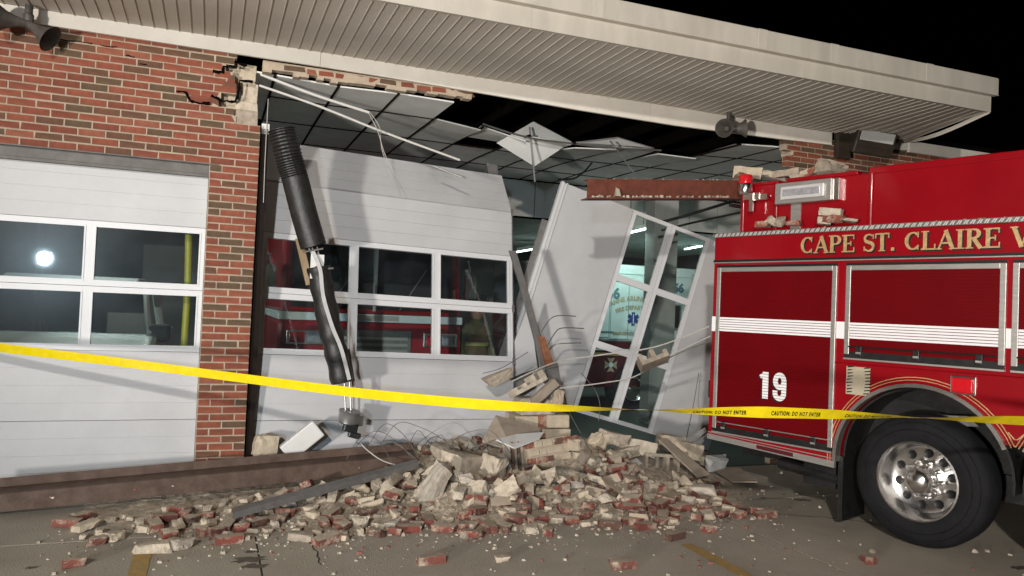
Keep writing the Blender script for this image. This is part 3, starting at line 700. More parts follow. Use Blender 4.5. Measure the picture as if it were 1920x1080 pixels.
# side marker lamp, stickers
s0, z0 = trk(1786, 735, 0); s1, z1 = trk(1828, 710, 0)
ml = tb(MB().box((s0-.012, -.014, z0-.012), (s1+.012, 0, z1+.012)), 'marker_lamp', K['chrome'], bevel=.004); tb(MB().box((s0, -.04, z0), (s1, -.013, z1)), 'lamp_lens', K['red_lens'], bevel=.012, parent=ml)
s0, z0 = trk(1586, 738, 0); s1, z1 = trk(1632, 690, 0)
ck = tb(MB().box((s0, -.003, z0), (s1, 0, z1)), 'decal', K['paper']); pr = MB(); rnd = random.Random(3)
for k in range(9):
    za = lerp(z0+.01, z1-.012, k/8); x_ = s0+.004+rnd.uniform(0, .01); pr.add([(x_, -.0045, za), (x_+.05+rnd.uniform(-.02, .01), -.0045, za+.01), (x_+.05, -.0045, za+.018), (x_, -.0045, za+.012)], [(0, 1, 2, 3)])
    x_ = s0+.135+.028*math.cos((k-4)/4); pr.add([(x_, -.0045, za), (x_+.05, -.0045, za+.006), (x_+.048, -.0045, za+.016), (x_, -.0045, za+.008)], [(0, 1, 2, 3)])
tb(pr, 'decal_print', K['ink'], parent=ck)
# ---- lettering: hand-drawn roman capitals with thick and thin strokes and serifs, gold over a black drop shade
def arcpts(cx, cy, rx, ry, a0, a1, n=14): return [(cx+rx*math.cos(R(lerp(a0, a1, k/n))), cy+ry*math.sin(R(lerp(a0, a1, k/n)))) for k in range(n+1)]
def arcw(a0, a1, n=14, thick=.20, thin=.075): return [thin+(thick-thin)*abs(math.cos(R(lerp(a0, a1, k/n))))**1.3 for k in range(n+1)]
TK, TN = .20, .085
GL = {  # advance, strokes (points, width)
 'C': (.86, [(arcpts(.44, .5, .34, .44, 48, 312), arcw(48, 312)), ([(.70, .98), (.70, .68)], .07), ([(.70, .02), (.70, .28)], .07)]),
 'A': (.92, [([(.10, 0), (.46, 1)], TN), ([(.44, 1), (.80, 0)], TK), ([(.24, .33), (.66, .33)], TN), ([(-.04, .03), (.26, .03)], .06), ([(.62, .03), (.98, .03)], .06)]),
 'P': (.80, [([(.20, 0), (.20, 1)], TK), (arcpts(.40, .73, .26, .235, 90, -90), arcw(90, -90)), ([(.20, .965), (.42, .965)], TN), ([(.20, .495), (.42, .495)], TN), ([(0, .03), (.40, .03)], .06), ([(0, .97), (.22, .97)], .06)]),
 'E': (.80, [([(.20, 0), (.20, 1)], TK), ([(0, .96), (.72, .96)], .08), ([(.2, .50), (.56, .50)], .08), ([(0, .04), (.74, .04)], .08), ([(.70, 1), (.70, .74)], .06), ([(.72, 0), (.72, .28)], .06), ([(.54, .64), (.54, .36)], .06)]),
 'S': (.70, [(arcpts(.36, .74, .24, .21, 35, 250) + arcpts(.36, .27, .25, .23, 80, -150), [.09]*6+[.13]*6+[.19]*8+[.13]*5+[.09]*5), ([(.60, .96), (.60, .70)], .06), ([(.10, .04), (.10, .30)], .06)]),
 'T': (.80, [([(.40, 0), (.40, 1)], TK), ([(.02, .96), (.78, .96)], .08), ([(.04, 1), (.04, .72)], .06), ([(.76, 1), (.76, .72)], .06), ([(.22, .03), (.58, .03)], .06)]),
 'L': (.78, [([(.20, 0), (.20, 1)], TK), ([(0, .04), (.72, .04)], .08), ([(0, .97), (.40, .97)], .06), ([(.70, 0), (.70, .30)], .06)]),
 'I': (.46, [([(.22, 0), (.22, 1)], TK), ([(.02, .03), (.42, .03)], .06), ([(.02, .97), (.42, .97)], .06)]),
 'R': (.86, [([(.20, 0), (.20, 1)], TK), (arcpts(.40, .75, .24, .215, 90, -90), arcw(90, -90)), ([(.20, .965), (.42, .965)], TN), ([(.20, .535), (.42, .535)], TN), ([(.40, .52), (.74, .0)], TK), ([(0, .03), (.40, .03)], .06), ([(0, .97), (.22, .97)], .06), ([(.62, .03), (.90, .03)], .06)]),
 'V': (.92, [([(.12, 1), (.47, 0)], TK), ([(.45, 0), (.80, 1)], TN), ([(-.04, .97), (.32, .97)], .06), ([(.64, .97), (.96, .97)], .06)]),
 '.': (.40, [([(.10, .10), (.28, .10)], .18)]), ' ': (.42, []),
 'O': (.95, [(arcpts(.46, .5, .36, .44, 90, 450, 24), arcw(90, 450, 24))]), 'F': (.78, [([(.20, 0), (.20, 1)], TK), ([(0, .96), (.70, .96)], .08), ([(.2, .5), (.54, .5)], .08), ([(0, .03), (.4, .03)], .06)]),
}
def letters(txt, s, z0, h, slope, dy, name, mt, sx=1.0, parent=None, space=1.0, z_of=None):
    for ch in txt:
        adv, strokes = GL[ch]; b = MB()
        for i, (pts, wd) in enumerate(strokes):
            q = [(s+p[0]*h*sx, dy-.0003*i, z0+p[1]*h) for p in pts]; wdt = [w_*h for w_ in wd] if isinstance(wd, list) else wd*h
            if isinstance(wdt, list): wdt = (wdt+[wdt[-1]]*len(q))[:len(q)]
            b.ribbon(q, wdt, (0, -1, 0), .0015)
        if strokes: tb(b, name, mt)
        s += adv*h*sx*space
    return s
nl = sum(GL[c][0] for c in 'CAPE ST. CLAIRE'); sa, za = trk(1502, 468); sb, zb_ = trk(1878, 456)
hh = .150; sxx = (sb-sa)/(nl*hh)
letters('CAPE ST. CLAIRE V', sa+.012, 2.345-.012, hh, 0, -.0035, 'letter_shade', K['ink'], sxx)
letters('CAPE ST. CLAIRE V', sa, 2.345, hh, 0, -.0075, 'letter', K['gold'], sxx)
# number 19 in heavy figures made of white bars on a black shade
def digit(ch, s, z, h, w_, dy, mt, name):
    t = w_*.40; b = MB()
    if ch == '1': st = [([(s+w_*.50, z), (s+w_*.50, z+h)], w_*.52), ([(s+.02*w_, z+h*.80), (s+w_*.5, z+h*.94)], w_*.3)]
    else:
        st = [([(s+x_*w_, z+y_*h) for x_, y_ in arcpts(.5, .70, .32, .215, 0, 360, 20)], w_*.36),
              ([(s+.82*w_, z+.70*h), (s+.82*w_, z+.26*h)] + [(s+x_*w_, z+y_*h) for x_, y_ in arcpts(.5, .26, .32, .17, 0, -180, 12)] + [(s+.18*w_, z+.36*h)], w_*.36)]
    for i, (pts, wd) in enumerate(st): b.ribbon([(p[0], dy-.0003*i, p[1]) for p in pts], wd, (0, -1, 0), .0015)
    tb(b, name, mt)
for dx, dz, dy, mt, nm in ((-.016, -.014, -.0125, K['ink'], 'number_shade'), (0, 0, -.0155, K['stripe'], 'number')):
    digit('1', -1.435+dx, 1.015+dz, .245, .115, dy, mt, nm); digit('9', -1.300+dx, 1.010+dz, .255, .135, dy, mt, nm)
# slat lines over the figures
for k in range(9): tb(MB().box((-1.45, -.0192, 1.028+k*.0262), (-1.155, -.0178, 1.0312+k*.0262)), 'slat_gap', K['red_shutter'])
# cab ahead of the body (outside the picture)
tb(MB().prism([(3.16, 0, .55), (6.2, 0, .55), (6.2, 0, 1.5), (6.0, 0, 2.7), (3.16, 0, 2.75)], (0, 2.45, 0)), 'cab', K['red'], bevel=.05)
for s0, s1 in ((3.5, 4.4), (4.7, 5.8)): tb(MB().box((s0, -.01, 1.5), (s1, 0, 2.4)), 'cab_window', K['ink'])
wheel(4.6)

# ================================================================== FALLEN STEEL
def hbeam(a, c, flange, depth, back, mt, name, tilt=0.0):
    """H section lying on its side: a..c is the bottom front edge"""
    a, c, back = V(a), V(c), V(back).normalized(); d = (c-a).normalized(); up = back.cross(d)*-1
    if up.z < 0: up = -up
    t = .014; b = MB(); L_ = c-a
    def slab(o, u, v):
        p = [o, o+u, o+u+v, o+v]; b.add(p+[q+L_ for q in p], [(0, 3, 2, 1), (4, 5, 6, 7), (0, 1, 5, 4), (1, 2, 6, 5), (2, 3, 7, 6), (3, 0, 4, 7)])
    slab(a, back*t, up*flange); slab(a+back*(depth-t), back*t, up*flange*1.5); slab(a+back*(t+.0005)+up*(flange*.93), back*(depth-2*t-.001), up*t*.8)
    return b.build(name, mt, bevel=.004, smooth=False)
A_ = V((-1.43, -.665, .03)); B_ = fac(786, 880, -.36); dirb = (B_-A_).normalized(); A0 = A_ - dirb*.36
tag(hbeam(A0, B_, .140, .22, (-.06, 1, .06), K['beam'], 'steel_beam'), 'long brown steel beam lying on the ground in front of the doors', 'steel beam')
# plaster splashes stuck on the beam are lumps of the crumb layer (below)
y2 = -1.1; a0 = fac(1101, 372, y2); a1 = fac(1392, 372, y2); t0 = fac(1099, 337, y2)
hb = t0.z-a0.z; dd = (a1-a0).normalized(); a1 = a0+dd*1.78
b = MB(); up = V((0, 0, 1))
def slab2(o, u, v, L_): 
    p = [o, o+u, o+u+v, o+v]; b.add(p+[q+L_ for q in p], [(0, 3, 2, 1), (4, 5, 6, 7), (0, 1, 5, 4), (1, 2, 6, 5), (2, 3, 7, 6), (3, 0, 4, 7)])
L_ = a1-a0
slab2(a0, V((0, .012, 0)), up*hb, L_); slab2(a0+V((-.02, -.075, -.012)), V((0, .17, 0)), up*.012, L_+V((.02, 0, 0))); slab2(a0+up*(hb+.0005), V((0, .09, 0)), up*.010, L_)
tag(b.build('steel_beam', K['beam_dark']), 'short rust-brown steel lintel lodged level on top of the fire engine', 'steel beam')
LINTEL = (a0, dd, hb)
# long grey steel angle lying across the rubble
q0, q1 = V(gnd(436, 962, .13)), fac(785, 868, -.86)
b = MB(); L_ = q1-q0; n_ = V((.05, 1, .1)).normalized()
slab2(q0, n_*.10, V((0, 0, .006)), L_); slab2(q0+V((0, -.004, .006)), V((0, -.006, 0)), V((0, 0, -.05)), L_)
tag(b.build('steel_angle', K['steel']), 'long grey steel angle lying on the bricks in front of the beam', 'steel angle')
# bent door track at the broken pier, and rusty anchor
pts = [fac(962, 470, .12), fac(985, 545, .12), fac(1010, 640, .05), fac(1022, 690, -.02), fac(1028, 720, -.05)]
b = MB()
for i in range(len(pts)-1):
    b.hexa([pts[i]+V((-.035, 0, 0)), pts[i]+V((.035, 0, 0)), pts[i]+V((.035, .05, 0)), pts[i]+V((-.035, .05, 0)), pts[i+1]+V((-.035, 0, 0)), pts[i+1]+V((.035, 0, 0)), pts[i+1]+V((.035, .05, 0)), pts[i+1]+V((-.035, .05, 0))])
tag(b.build('door_track', K['steel']), 'bent grey steel door track hanging beside the leaning door', 'door track')
b = MB(); p = [fac(1012, 630, -.03), fac(1022, 632, -.03), fac(1040, 685, -.06), fac(1026, 690, -.06)]
b.prism(p, (0, .06, 0)); tag(b.build('iron_plate', K['rust'], bevel=.004), 'small rusty orange iron plate on the broken pier', 'iron plate')
b = MB(); b.prism([fac(x, y, -.09) for x, y in ((1026, 690), (1046, 680), (1062, 770), (1038, 775))], (0, .1, 0))
tag(b.build('steel_plate', K['steel'], bevel=.003), 'grey steel plate standing in the broken pier', 'steel plate')
# white triangle of door lining beside the track
b = MB(); b.prism([fac(x, y, .55) for x, y in ((966, 640), (992, 572), (1008, 690), (967, 705))], (0, .03, 0)); b.build('door_section', K['door'], D3)
b = MB(); b.prism([fac(x, y, .52) for x, y in ((964, 716), (1012, 690), (1012, 704), (964, 732))], (0, .03, 0)); tag(b.build('steel_strip', K['steel']), 'dark grey steel strip under the leaning door', 'steel strip')

# ================================================================== EXHAUST HOSE hanging in front of the second door
EH = thing('exhaust_hose', 'broken black exhaust hose hanging in front of the second door with metal nozzle', 'hose', tuple(fac(655, 830, -.2)))
yh = -.16
up_ = curve([fac(528, 242, yh), fac(543, 300, yh), fac(556, 345, yh), fac(570, 400, yh), fac(588, 462, yh)], 30)
n1 = int(len(up_)*.45); hr = .122
b = MB(); b.tube(up_[:n1], [hr*(.94 if k % 3 == 0 else 1.03) for k in range(n1)], 22, True); b.build('corrugated_tube', K['hose'], EH)
b = MB(); b.tube(up_[n1-1:], [hr*1.0]*(len(up_)-n1+1), 22, False).tube(up_[n1-1:-1], .07, 12); b.build('upper_tube', K['hose'], EH, True)
# lower length, partly collapsed
lo_ = curve([fac(597, 500, yh), fac(605, 545, yh), fac(618, 610, yh), fac(630, 660, yh), fac(642, 716, yh)], 8)
b = MB(); b.tube(lo_, [hr*.88+.006*math.sin(k*1.1) for k in range(len(lo_))], 22, True); b.build('lower_tube', K['hose'], EH, True)
ys = yh-.118
st_ = curve([fac(586, 470, ys+.04), fac(600, 505, ys), fac(606, 555, ys-.005), fac(622, 610, ys-.008), fac(640, 655, ys-.005), fac(655, 712, ys+.01)], 8)
MB().ribbon(st_, .035, (0, -1, 0), .004).build('strap', K['strap'], EH)
b = MB()
for dx in (-.055, -.02, .03): b.tube([fac(588, 462, yh)+V((dx, -.02, .0)), fac(594, 485, yh)+V((dx*.6, -.05, 0)), fac(598, 505, yh)+V((dx, -.03, 0))], .008, 6)
b.tube([fac(572, 472, yh-.08), fac(606, 466, yh-.1)], .009, 6).tube([fac(588, 505, yh-.09), fac(625, 503, yh-.07)], .010, 6)
b.build('clamp', K['steel'], EH, True)
MB().box(tuple(fac(581, 522, yh-.06)), tuple(fac(608, 478, yh-.05))).build('warning_card', K['white_plastic'], EH)
MB().prism([fac(x, y, yh-.064) for x, y in ((590, 500), (596, 497), (600, 509), (594, 512))], (0, .003, 0)).build('card_print', K['brick_core'], EH)
b = MB().tube([fac(645, 705, yh), fac(648, 770, yh)], .009, 8).tube([fac(655, 705, yh), fac(658, 770, yh)], .009, 8); b.build('rod', K['steel_pale'], EH, True)
c_ = fac(652, 793, yh); ax = V((.12, -.1, 1))
MB().lathe([(0, .03), (0, .088), (.01, .098), (.105, .100), (.115, .108), (.122, .10), (.118, .02)], c_, ax, 28).build('nozzle_cup', K['steel_pale'], EH, True)
MB().lathe([(0, .03), (0, .09), (.10, .088), (.11, .02)], c_+V((.075, .08, -.02)), ax, 24).build('nozzle_cup', K['steel_pale'], EH, True)
MB().box((-.075, -.04, -.085), (.06, .05, .0), M4.Translation(c_+V((.04, -.02, -.0))) @ M4.Rotation(R(12), 4, 'Y')).box((.0, -.03, -.13), (.12, .03, -.075), M4.Translation(c_+V((.03, -.02, .0))) @ M4.Rotation(R(14), 4, 'Y')).build('nozzle_grip', K['black'], EH, bevel=.012)
b = MB(); pa, pb = fac(560, 447, -.04), fac(600, 530, -.04)
b.box((-.033, -.02, -.45), (.033, .022, .0), frame(pa, V((.9, 0, .25)), (pa-fac(583, 540, -.04)))); tag(b.build('wood_board', K['wood'], bevel=.002), 'weathered wood board wedged behind the broken black hose', 'board')
b = MB(); pa = fac(652, 655, -.02); b.box((-.015, -.01, -.42), (.018, .012, 0), frame(pa, V((.95, 0, .2)), pa-fac(672, 735, -.02))); tag(b.build('wood_board', K['board']), 'thin pale strip of wood against the second door below the hose', 'board')

# ================================================================== HANGING CONDUITS, WIRES
def cable(name, label, cat, pts, r, mt, n=6, grp=None, sm=6):
    o = MB().tube(curve(pts, n), r, sm).build(name, mt, smooth=True); return tag(o, label, cat, grp)
cable('conduit', 'pale metal conduit hanging from the broken wall corner with loose wires', 'conduit', [fac(488, 139, .12), fac(590, 178, .15), fac(692, 211, .2)], .014, K['white_plastic'], sm=8)
cable('conduit', 'long thin metal conduit sagging across the ceiling above the second door', 'conduit', [fac(486, 160, .12), fac(600, 200, .2), fac(720, 248, .3), fac(862, 300, .4)], .012, K['white_plastic'], sm=8)
cable('wire', 'pair of pale wires hanging from the end of the conduit', 'wire', [fac(690, 210, .2), fac(708, 245, .15), fac(722, 290, .12), fac(748, 340, .1)], .004, K['pale_wire'])
cable('wire', 'pale wire curling down over the top of the second door', 'wire', [fac(694, 211, .2), fac(712, 240, .2), fac(716, 280, .14), fac(735, 335, .1)], .0035, K['pale_wire'])
cable('rod', 'short dark iron rod lying on the top edge of the second door', 'rod', [fac(815, 312, .35), fac(840, 322, .3), fac(868, 333, .25)], .009, K['steel'])
cable('wire', 'thin wire hanging straight down beside the dark door jamb', 'wire', [fac(503, 185, .1), fac(500, 240, .05), fac(497, 300, .03), fac(494, 380, .02)], .004, K['pale_wire'])
RB = 'wall reinforcement wires at the broken pier'
for k, pts in enumerate((((1015, 622, .0), (1030, 600, -.1), (1046, 592, -.12), (1080, 593, -.14)), ((1020, 660, 0), (1040, 625, -.1), (1055, 615, -.12), (1095, 616, -.14)), ((1032, 655, 0), (1045, 645, -.1), (1090, 643, -.14)))):
    cable('wire', 'bent steel wire end sticking out of the broken pier', 'wire', [fac(*p) for p in pts], .006, K['wire'], grp=RB)
cable('cable', 'long pale cable stretched from the broken pier to the fire engine', 'cable', [fac(960, 715, -.15), fac(1040, 680, -.3), fac(1130, 665, -.5), fac(1230, 650, -.8), fac(1330, 612, -1.15)], .0075, K['pale_wire'])
cable('cable', 'thinner cable stretched below the first from pier to engine', 'cable', [fac(1050, 728, -.15), fac(1130, 718, -.35), fac(1190, 706, -.5), fac(1245, 672, -.8), fac(1332, 630, -1.15)], .007, K['pale_wire'])
cable('wire', 'dark wire running from the hanging block to the fire engine', 'wire', [fac(1235, 680, -.7), fac(1290, 655, -.95), fac(1332, 640, -1.15)], .006, K['wire'])
for k, pts in enumerate((((905, 700, -.1), (940, 690, -.15), (990, 660, -.2)), ((1090, 700, .0), (1115, 730, -.2), (1125, 760, -.3), (1122, 790, -.35)), ((1310, 700, .8), (1300, 760, .7), (1285, 830, .3)), ((1068, 775, -.1), (1090, 815, -.25), (1110, 850, -.4)))):
    cable('wire', 'loose thin dark wire dangling over the rubble heap', 'wire', [fac(*p) for p in pts], .004, K['wire'], grp='loose wires over the heap')
rnd = random.Random(77)
for k in range(13):
    cx = rnd.uniform(690, 960); cy = rnd.uniform(815, 850); yy = rnd.uniform(-.75, -.35); w_ = rnd.uniform(25, 70)
    pts = [fac(cx-w_, cy+rnd.uniform(0, 35), yy), fac(cx-w_*.4, cy-rnd.uniform(5, 30), yy+.05), fac(cx+w_*.3, cy-rnd.uniform(0, 28), yy), fac(cx+w_, cy+rnd.uniform(5, 60), yy-.1)]
    cable('wire', 'curl of thin dark wire springing out of the rubble beside the beam end', 'wire', pts, .0028, K['wire'], 8, 'curled wires by the beam end', 5)
cable('cable', 'white cable hanging from the beam end down onto the steel angle', 'cable', [fac(675, 830, -.5), fac(690, 845, -.55), fac(720, 865, -.6), fac(760, 874, -.62), fac(792, 871, -.6)], .006, K['pale_wire'])
# ceiling grid wreckage
def bar(name, label, pts, r, grp=None, mt='steel_pale'): return cable(name, label, 'ceiling bar', pts, r, K[mt], 4, grp, 5)
b = MB(); q = [fac(1000, 228, 1.05), fac(1072, 266, 1.25), fac(1002, 312, 1.3), fac(931, 268, 1.1)]
b.prism(q, (0.02, .03, .012)); tag(b.build('hanging_ceiling_tile', K['tile']), 'white ceiling tile hanging edgewise from the torn ceiling', 'ceiling tile')
b = MB(); q = [fac(1078, 268, 1.0), fac(1160, 258, 1.05), fac(1228, 278, 1.2), fac(1150, 283, 1.5)]
b.prism(q, (0, .02, .012)); tag(b.build('hanging_ceiling_tile', K['tile']), 'tilted ceiling tile drooping behind the horn speaker side of the hole', 'ceiling tile')
b = MB(); q = [fac(1330, 285, .8), fac(1380, 271, .7), fac(1490, 275, .6), fac(1420, 300, 1.2)]
b.prism(q, (0, .02, .012)); tag(b.build('hanging_ceiling_tile', K['tile']), 'loose ceiling tile drooping under the right horn speaker', 'ceiling tile')
bar('ceiling_bar', 'pale metal ceiling bar dangling below the hanging tile', [fac(993, 238, 1.0), fac(998, 290, 1.05), fac(1003, 341, 1.0)], .012)
bar('ceiling_bar', 'long bent ceiling bar running across the torn tiles', [fac(905, 232, .95), fac(985, 257, 1.0), fac(1080, 270, 1.0), fac(1150, 277, .9), fac(1240, 282, .8)], .011, mt='steel')
bar('ceiling_bar', 'pale metal ceiling bar hanging above the lodged lintel', [fac(1144, 264, .9), fac(1165, 292, .8), fac(1189, 325, .7)], .009)
cable('cable', 'black cable looping under the drop ceiling above the leaning door', 'cable', [fac(1046, 336, 1.5), fac(1075, 335, 1.5), fac(1095, 322, 1.6), fac(1110, 305, 1.7)], .012, K['ink'])
cable('pipe', 'long black pipe slanting under the white header', 'pipe', [fac(1235, 418, 2.2), fac(1300, 400, 2.0), fac(1390, 372, 1.8)], .022, K['ink'], sm=10)
cable('pipe', 'second black pipe running below the first under the header', 'pipe', [fac(1240, 432, 2.2), fac(1310, 415, 2.0), fac(1390, 398, 1.8)], .016, K['ink'], sm=10)
b = MB(); q = [fac(880, 312, 1.4), fac(925, 292, 1.4), fac(942, 350, 1.6), fac(928, 350, 1.6)]
b.prism([fac(x, y, 1.5) for x, y in ((912, 305), (932, 310), (936, 345), (920, 345))], (0, .06, 0)); tag(b.build('duct', K['steel']), 'dusty grey duct end showing through the hole in the ceiling', 'duct')

# ================================================================== CAUTION TAPE
tp = [(-260, 618, .2), (0, 652, -.5), (200, 676, -.95), (400, 702, -1.35), (600, 728, -1.95), (740, 744, -2.45), (900, 758, -3.0), (1050, 765, -3.35), (1200, 768, -3.7), (1310, 771, -3.85), (1430, 773, -4.0), (1560, 777, -4.1), (1720, 783, -4.2), (1820, 786, -4.25), (1920, 789, -4.3), (2150, 800, -4.4)]
tw = {0: 0, 1: 0, 2: 5, 3: 8, 4: 5, 5: 5, 6: 12, 7: 45, 8: 88, 9: 52, 10: 12, 11: 30, 12: 87, 13: 55, 14: 30, 15: 10}
ctr = curve([fac(x, y, Y) for x, y, Y in tp], 12); tws = []
for i in range(len(tp)-1): tws += [lerp(tw[i], tw[i+1], k/12) for k in range(12)]
tws.append(tw[15])
def tape_frame(i):
    d = (ctr[min(i+1, len(ctr)-1)]-ctr[max(i-1, 0)]).normalized(); u = (V((0, 0, 1))-d*d.z).normalized(); n = d.cross(u)
    a = R(tws[i]); return u*math.cos(a)+n*math.sin(a), (n*math.cos(a)-u*math.sin(a)), d
hw = .034; vs = []; fs = []
for i, c in enumerate(ctr):
    u, n, d = tape_frame(i); vs += [c-u*hw, c+n*.004*math.sin(i*.8), c+u*hw]
for i in range(len(ctr)-1): fs += [(3*i, 3*i+1, 3*i+4, 3*i+3), (3*i+1, 3*i+2, 3*i+5, 3*i+4)]
TP = thing('caution_tape', 'yellow caution tape strung across the scene in front of doors and engine', 'caution tape', tuple(fac(740, 744, -2.4)))
tape = MB().add(vs, fs).build('tape', K['tape'], TP, smooth=True)
arc = [0]
for i in range(1, len(ctr)): arc.append(arc[-1]+(ctr[i]-ctr[i-1]).length)
def on_tape(s, h, off):
    s = max(0, min(arc[-1]-1e-4, s)); i = max(k for k in range(len(arc)) if arc[k] <= s); i = min(i, len(ctr)-2); t = (s-arc[i])/(arc[i+1]-arc[i])
    u0, n0, _ = tape_frame(i); u1, n1_, _ = tape_frame(i+1); c = ctr[i].lerp(ctr[i+1], t); u = u0.lerp(u1, t).normalized(); n = n0.lerp(n1_, t).normalized()
    if n.y > 0: n = -n
    return c+u*h+n*off
def arc_at_px(px):
    best = min(range(len(ctr)), key=lambda i: abs((ctr[i]-CAM).dot(CR)/(ctr[i]-CAM).dot(CF)*FPX+960-px)); return arc[best]
tv, tf = text_mesh('CAUTION: DO NOT ENTER', .036, .0012, 1.0, 1.25)
wT = max(v.x for v in tv)-min(v.x for v in tv)
for px in (1345, 1490, 1632):
    s = arc_at_px(px); k_ = .30/wT
    MB().add([on_tape(s+v.x*k_, v.y-.004, .004) for v in tv], tf).build('tape_lettering', K['ink'], TP)

# ================================================================== WALL FITTINGS
def horn_pair(px, py, y, label, d1, d2, sc=1.0, pole=.1):
    c = fac(px, py, y); t = thing('horn_speaker', label, 'horn speaker', tuple(c))
    MB().lathe([(0, .035*sc), (.05*sc, .04*sc), (.06*sc, .03*sc), (pole, .028*sc)], c+V((0, 0, .0)), (0, 0, 1), 16, True).box(c+V((-.03, -.02, -.05)), c+V((.03, .14, .02))).build('bracket', K['horn'], t, True)
    for d in (d1, d2):
        d = V(d).normalized(); b = MB()
        b.lathe([(-.02, .030*sc), (.04*sc, .034*sc), (.09*sc, .045*sc), (.14*sc, .066*sc), (.175*sc, .088*sc), (.20*sc, .108*sc), (.205*sc, .112*sc), (.198*sc, .104*sc), (.17*sc, .08*sc), (.12*sc, .05*sc), (.06*sc, .02*sc)], c+V((0, 0, -.02)), d, 28)
        b.lathe([(.04*sc, .0), (.04*sc, .028*sc), (.11*sc, .034*sc), (.125*sc, .02*sc), (.13*sc, 0)], c+V((0, 0, -.02)), d, 16)
        b.build('horn', K['horn'], t, True)
    return t
horn_pair(1366, 240, -.16, 'grey twin horn speaker under the eaves above the hole', (-.75, -.62, -.12), (.86, -.42, .1), .95, .2)
horn_pair(53, 40, -.18, 'dark twin horn speaker on the brick wall above the intact door', (-.95, -.25, -.02), (.80, -.22, -.52), 1.05, .14)
FX = thing('wall_floodlight', 'dark bronze wall floodlight with pale lens under the eaves corner', 'floodlight', tuple(fac(1612, 285, -.1)))
pa, pb = fac(1575, 292, -.12), fac(1650, 240, -.12)
MB().box((pa.x-.02, -.12, pa.z-.02), (pa.x+.17, -.0365, pb.z+.03)).build('junction_box', K['bronze'], FX)
m_ = M4.Translation((pa.x+.40, -.22, (pa.z+pb.z)/2-.01)) @ M4.Rotation(R(20), 4, 'X') @ M4.Rotation(R(-12), 4, 'Z')
MB().box((-.27, -.10, -.16), (.27, .10, .14), m_).build('housing', K['bronze'], FX, bevel=.02)
MB().box((-.23, -.105, .01), (.23, -.098, .135), m_).build('lens', K['lens'], FX, bevel=.004)
MB().box((-.25, -.115, -.06), (.25, -.10, .0), m_).build('visor', K['bronze'], FX)
p = fac(1690, 247, -.2); FB = thing('sensor_lamp', 'small white sensor lamp on a dark bracket at the soffit end', 'sensor', tuple(p))
MB().lathe([(0, .03), (.0, .045), (.07, .045), (.085, .03), (.085, 0)], p+V((0, 0, -.01)), (.3, -.6, .3), 16).build('lamp_head', K['white_plastic'], FB, True)
MB().box(p+V((-.05, 0, -.13)), p+V((.04, .17, -.02))).build('bracket', K['bronze'], FB, bevel=.01)
cable('cable', 'dark cable between the wall floodlight and the sensor lamp', 'cable', [fac(1650, 266, -.1), fac(1668, 270, -.08), fac(1690, 262, -.08)], .009, K['ink'])

# ================================================================== INSIDE THE BAYS
def tube_light(pa, pb, label, power, hang=0, col=(.72, 1, .90)):
    pa, pb = V(pa), V(pb); c = (pa+pb)/2; t = thing('ceiling_light', label, 'ceiling light', tuple(c), 0, 'fluorescent ceiling lights inside'); d = (pb-pa).normalized(); s = V((-d.y, d.x, 0))
    b = MB(); b.prism([pa-s*.10+V((0, 0, .03)), pa+s*.10+V((0, 0, .03)), pb+s*.10+V((0, 0, .03)), pb-s*.10+V((0, 0, .03))], (0, 0, .06)); b.build('housing', K['white_plastic'], t)
    for k in (-1, 1): MB().tube([pa+s*.05*k, pb+s*.05*k], .016, 8).build('tube', K['tube_glow'], t, True)
    for q_ in ((pa*.8+pb*.2), (pa*.2+pb*.8)) if hang else (): MB().tube([q_+V((0, 0, .08)), V((q_.x, q_.y, hang))], .006, 6).build('hanger', K['steel'], t)
    L_ = bpy.data.lights.new('tube_lamp', 'AREA'); L_.shape = 'RECTANGLE'; L_.size = (pb-pa).length; L_.size_y = .16; L_.energy = power; L_.color = col
    o = bpy.data.objects.new('tube_lamp', L_); COL.objects.link(o); o.parent = t; o.matrix_parent_inverse = wmat(t).inverted()
    o.matrix_basis = frame(c-V((0, 0, .03)), d, (0, 0, 1))
K['tube_glow'] = emit_mat('tube_glow', (.80, 1, .95), 9)
tube_light(fac(966, 473, 8.2), fac(1018, 464, 8.2), 'lit fluorescent fixture seen in the gap beside the leaning door', P_TUBE*3)
tube_light(fac(1173, 438, 3.75), fac(1214, 428, 3.75), 'lit fluorescent fixture seen through the top pane of the torn-off door', P_TUBE*1.7, 3.89)
tube_light(fac(1286, 467, 6.6), fac(1330, 458, 6.6), 'lit fluorescent fixture deeper inside behind the ambulance', P_TUBE*1.5)
tube_light(V((-2.0, 3.7, 3.5)), V((-.8, 3.7, 3.5)), 'unseen fluorescent fixture added over the pickup to light the first bay', P_TUBE*2.6, 3.955, (.85, 1, .95))  # added fixture, put in to brighten the pickup and the teal box
# ---- pickup in the first bay, nose to the door
PK = thing('pickup_truck', 'silver pickup truck behind the windows of the intact door', 'pickup truck', (-1.5, 2.5, 0))
MB().prism([(-2.42, y, z) for y, z in ((.75, .45), (.72, .95), (.85, 1.16), (1.72, 1.30), (5.6, 1.25), (5.6, .45))], (1.90, 0, 0)).build('body', K['pickup'], PK, bevel=.06)
MB().box((-2.1, .70, .62), (-.86, .74, .95)).build('grille', K['chrome'], PK)
for x in (-2.25, -.72): MB().box((x-.1, .70, .72), (x+.1, .76, .98)).build('headlight', K['clear_lens'], PK, bevel=.02)
for x in (-2.36, -.62):
    MB().tube([(x, 1.70, 1.30), (lerp(x, -1.5, .12), 2.35, 1.86)], .038, 8).build('windshield_pillar', K['pickup'], PK, True)
    MB().tube([(lerp(x, -1.5, .1), 3.6, 1.86), (x, 3.8, 1.28)], .05, 8).build('rear_pillar', K['pickup'], PK, True)
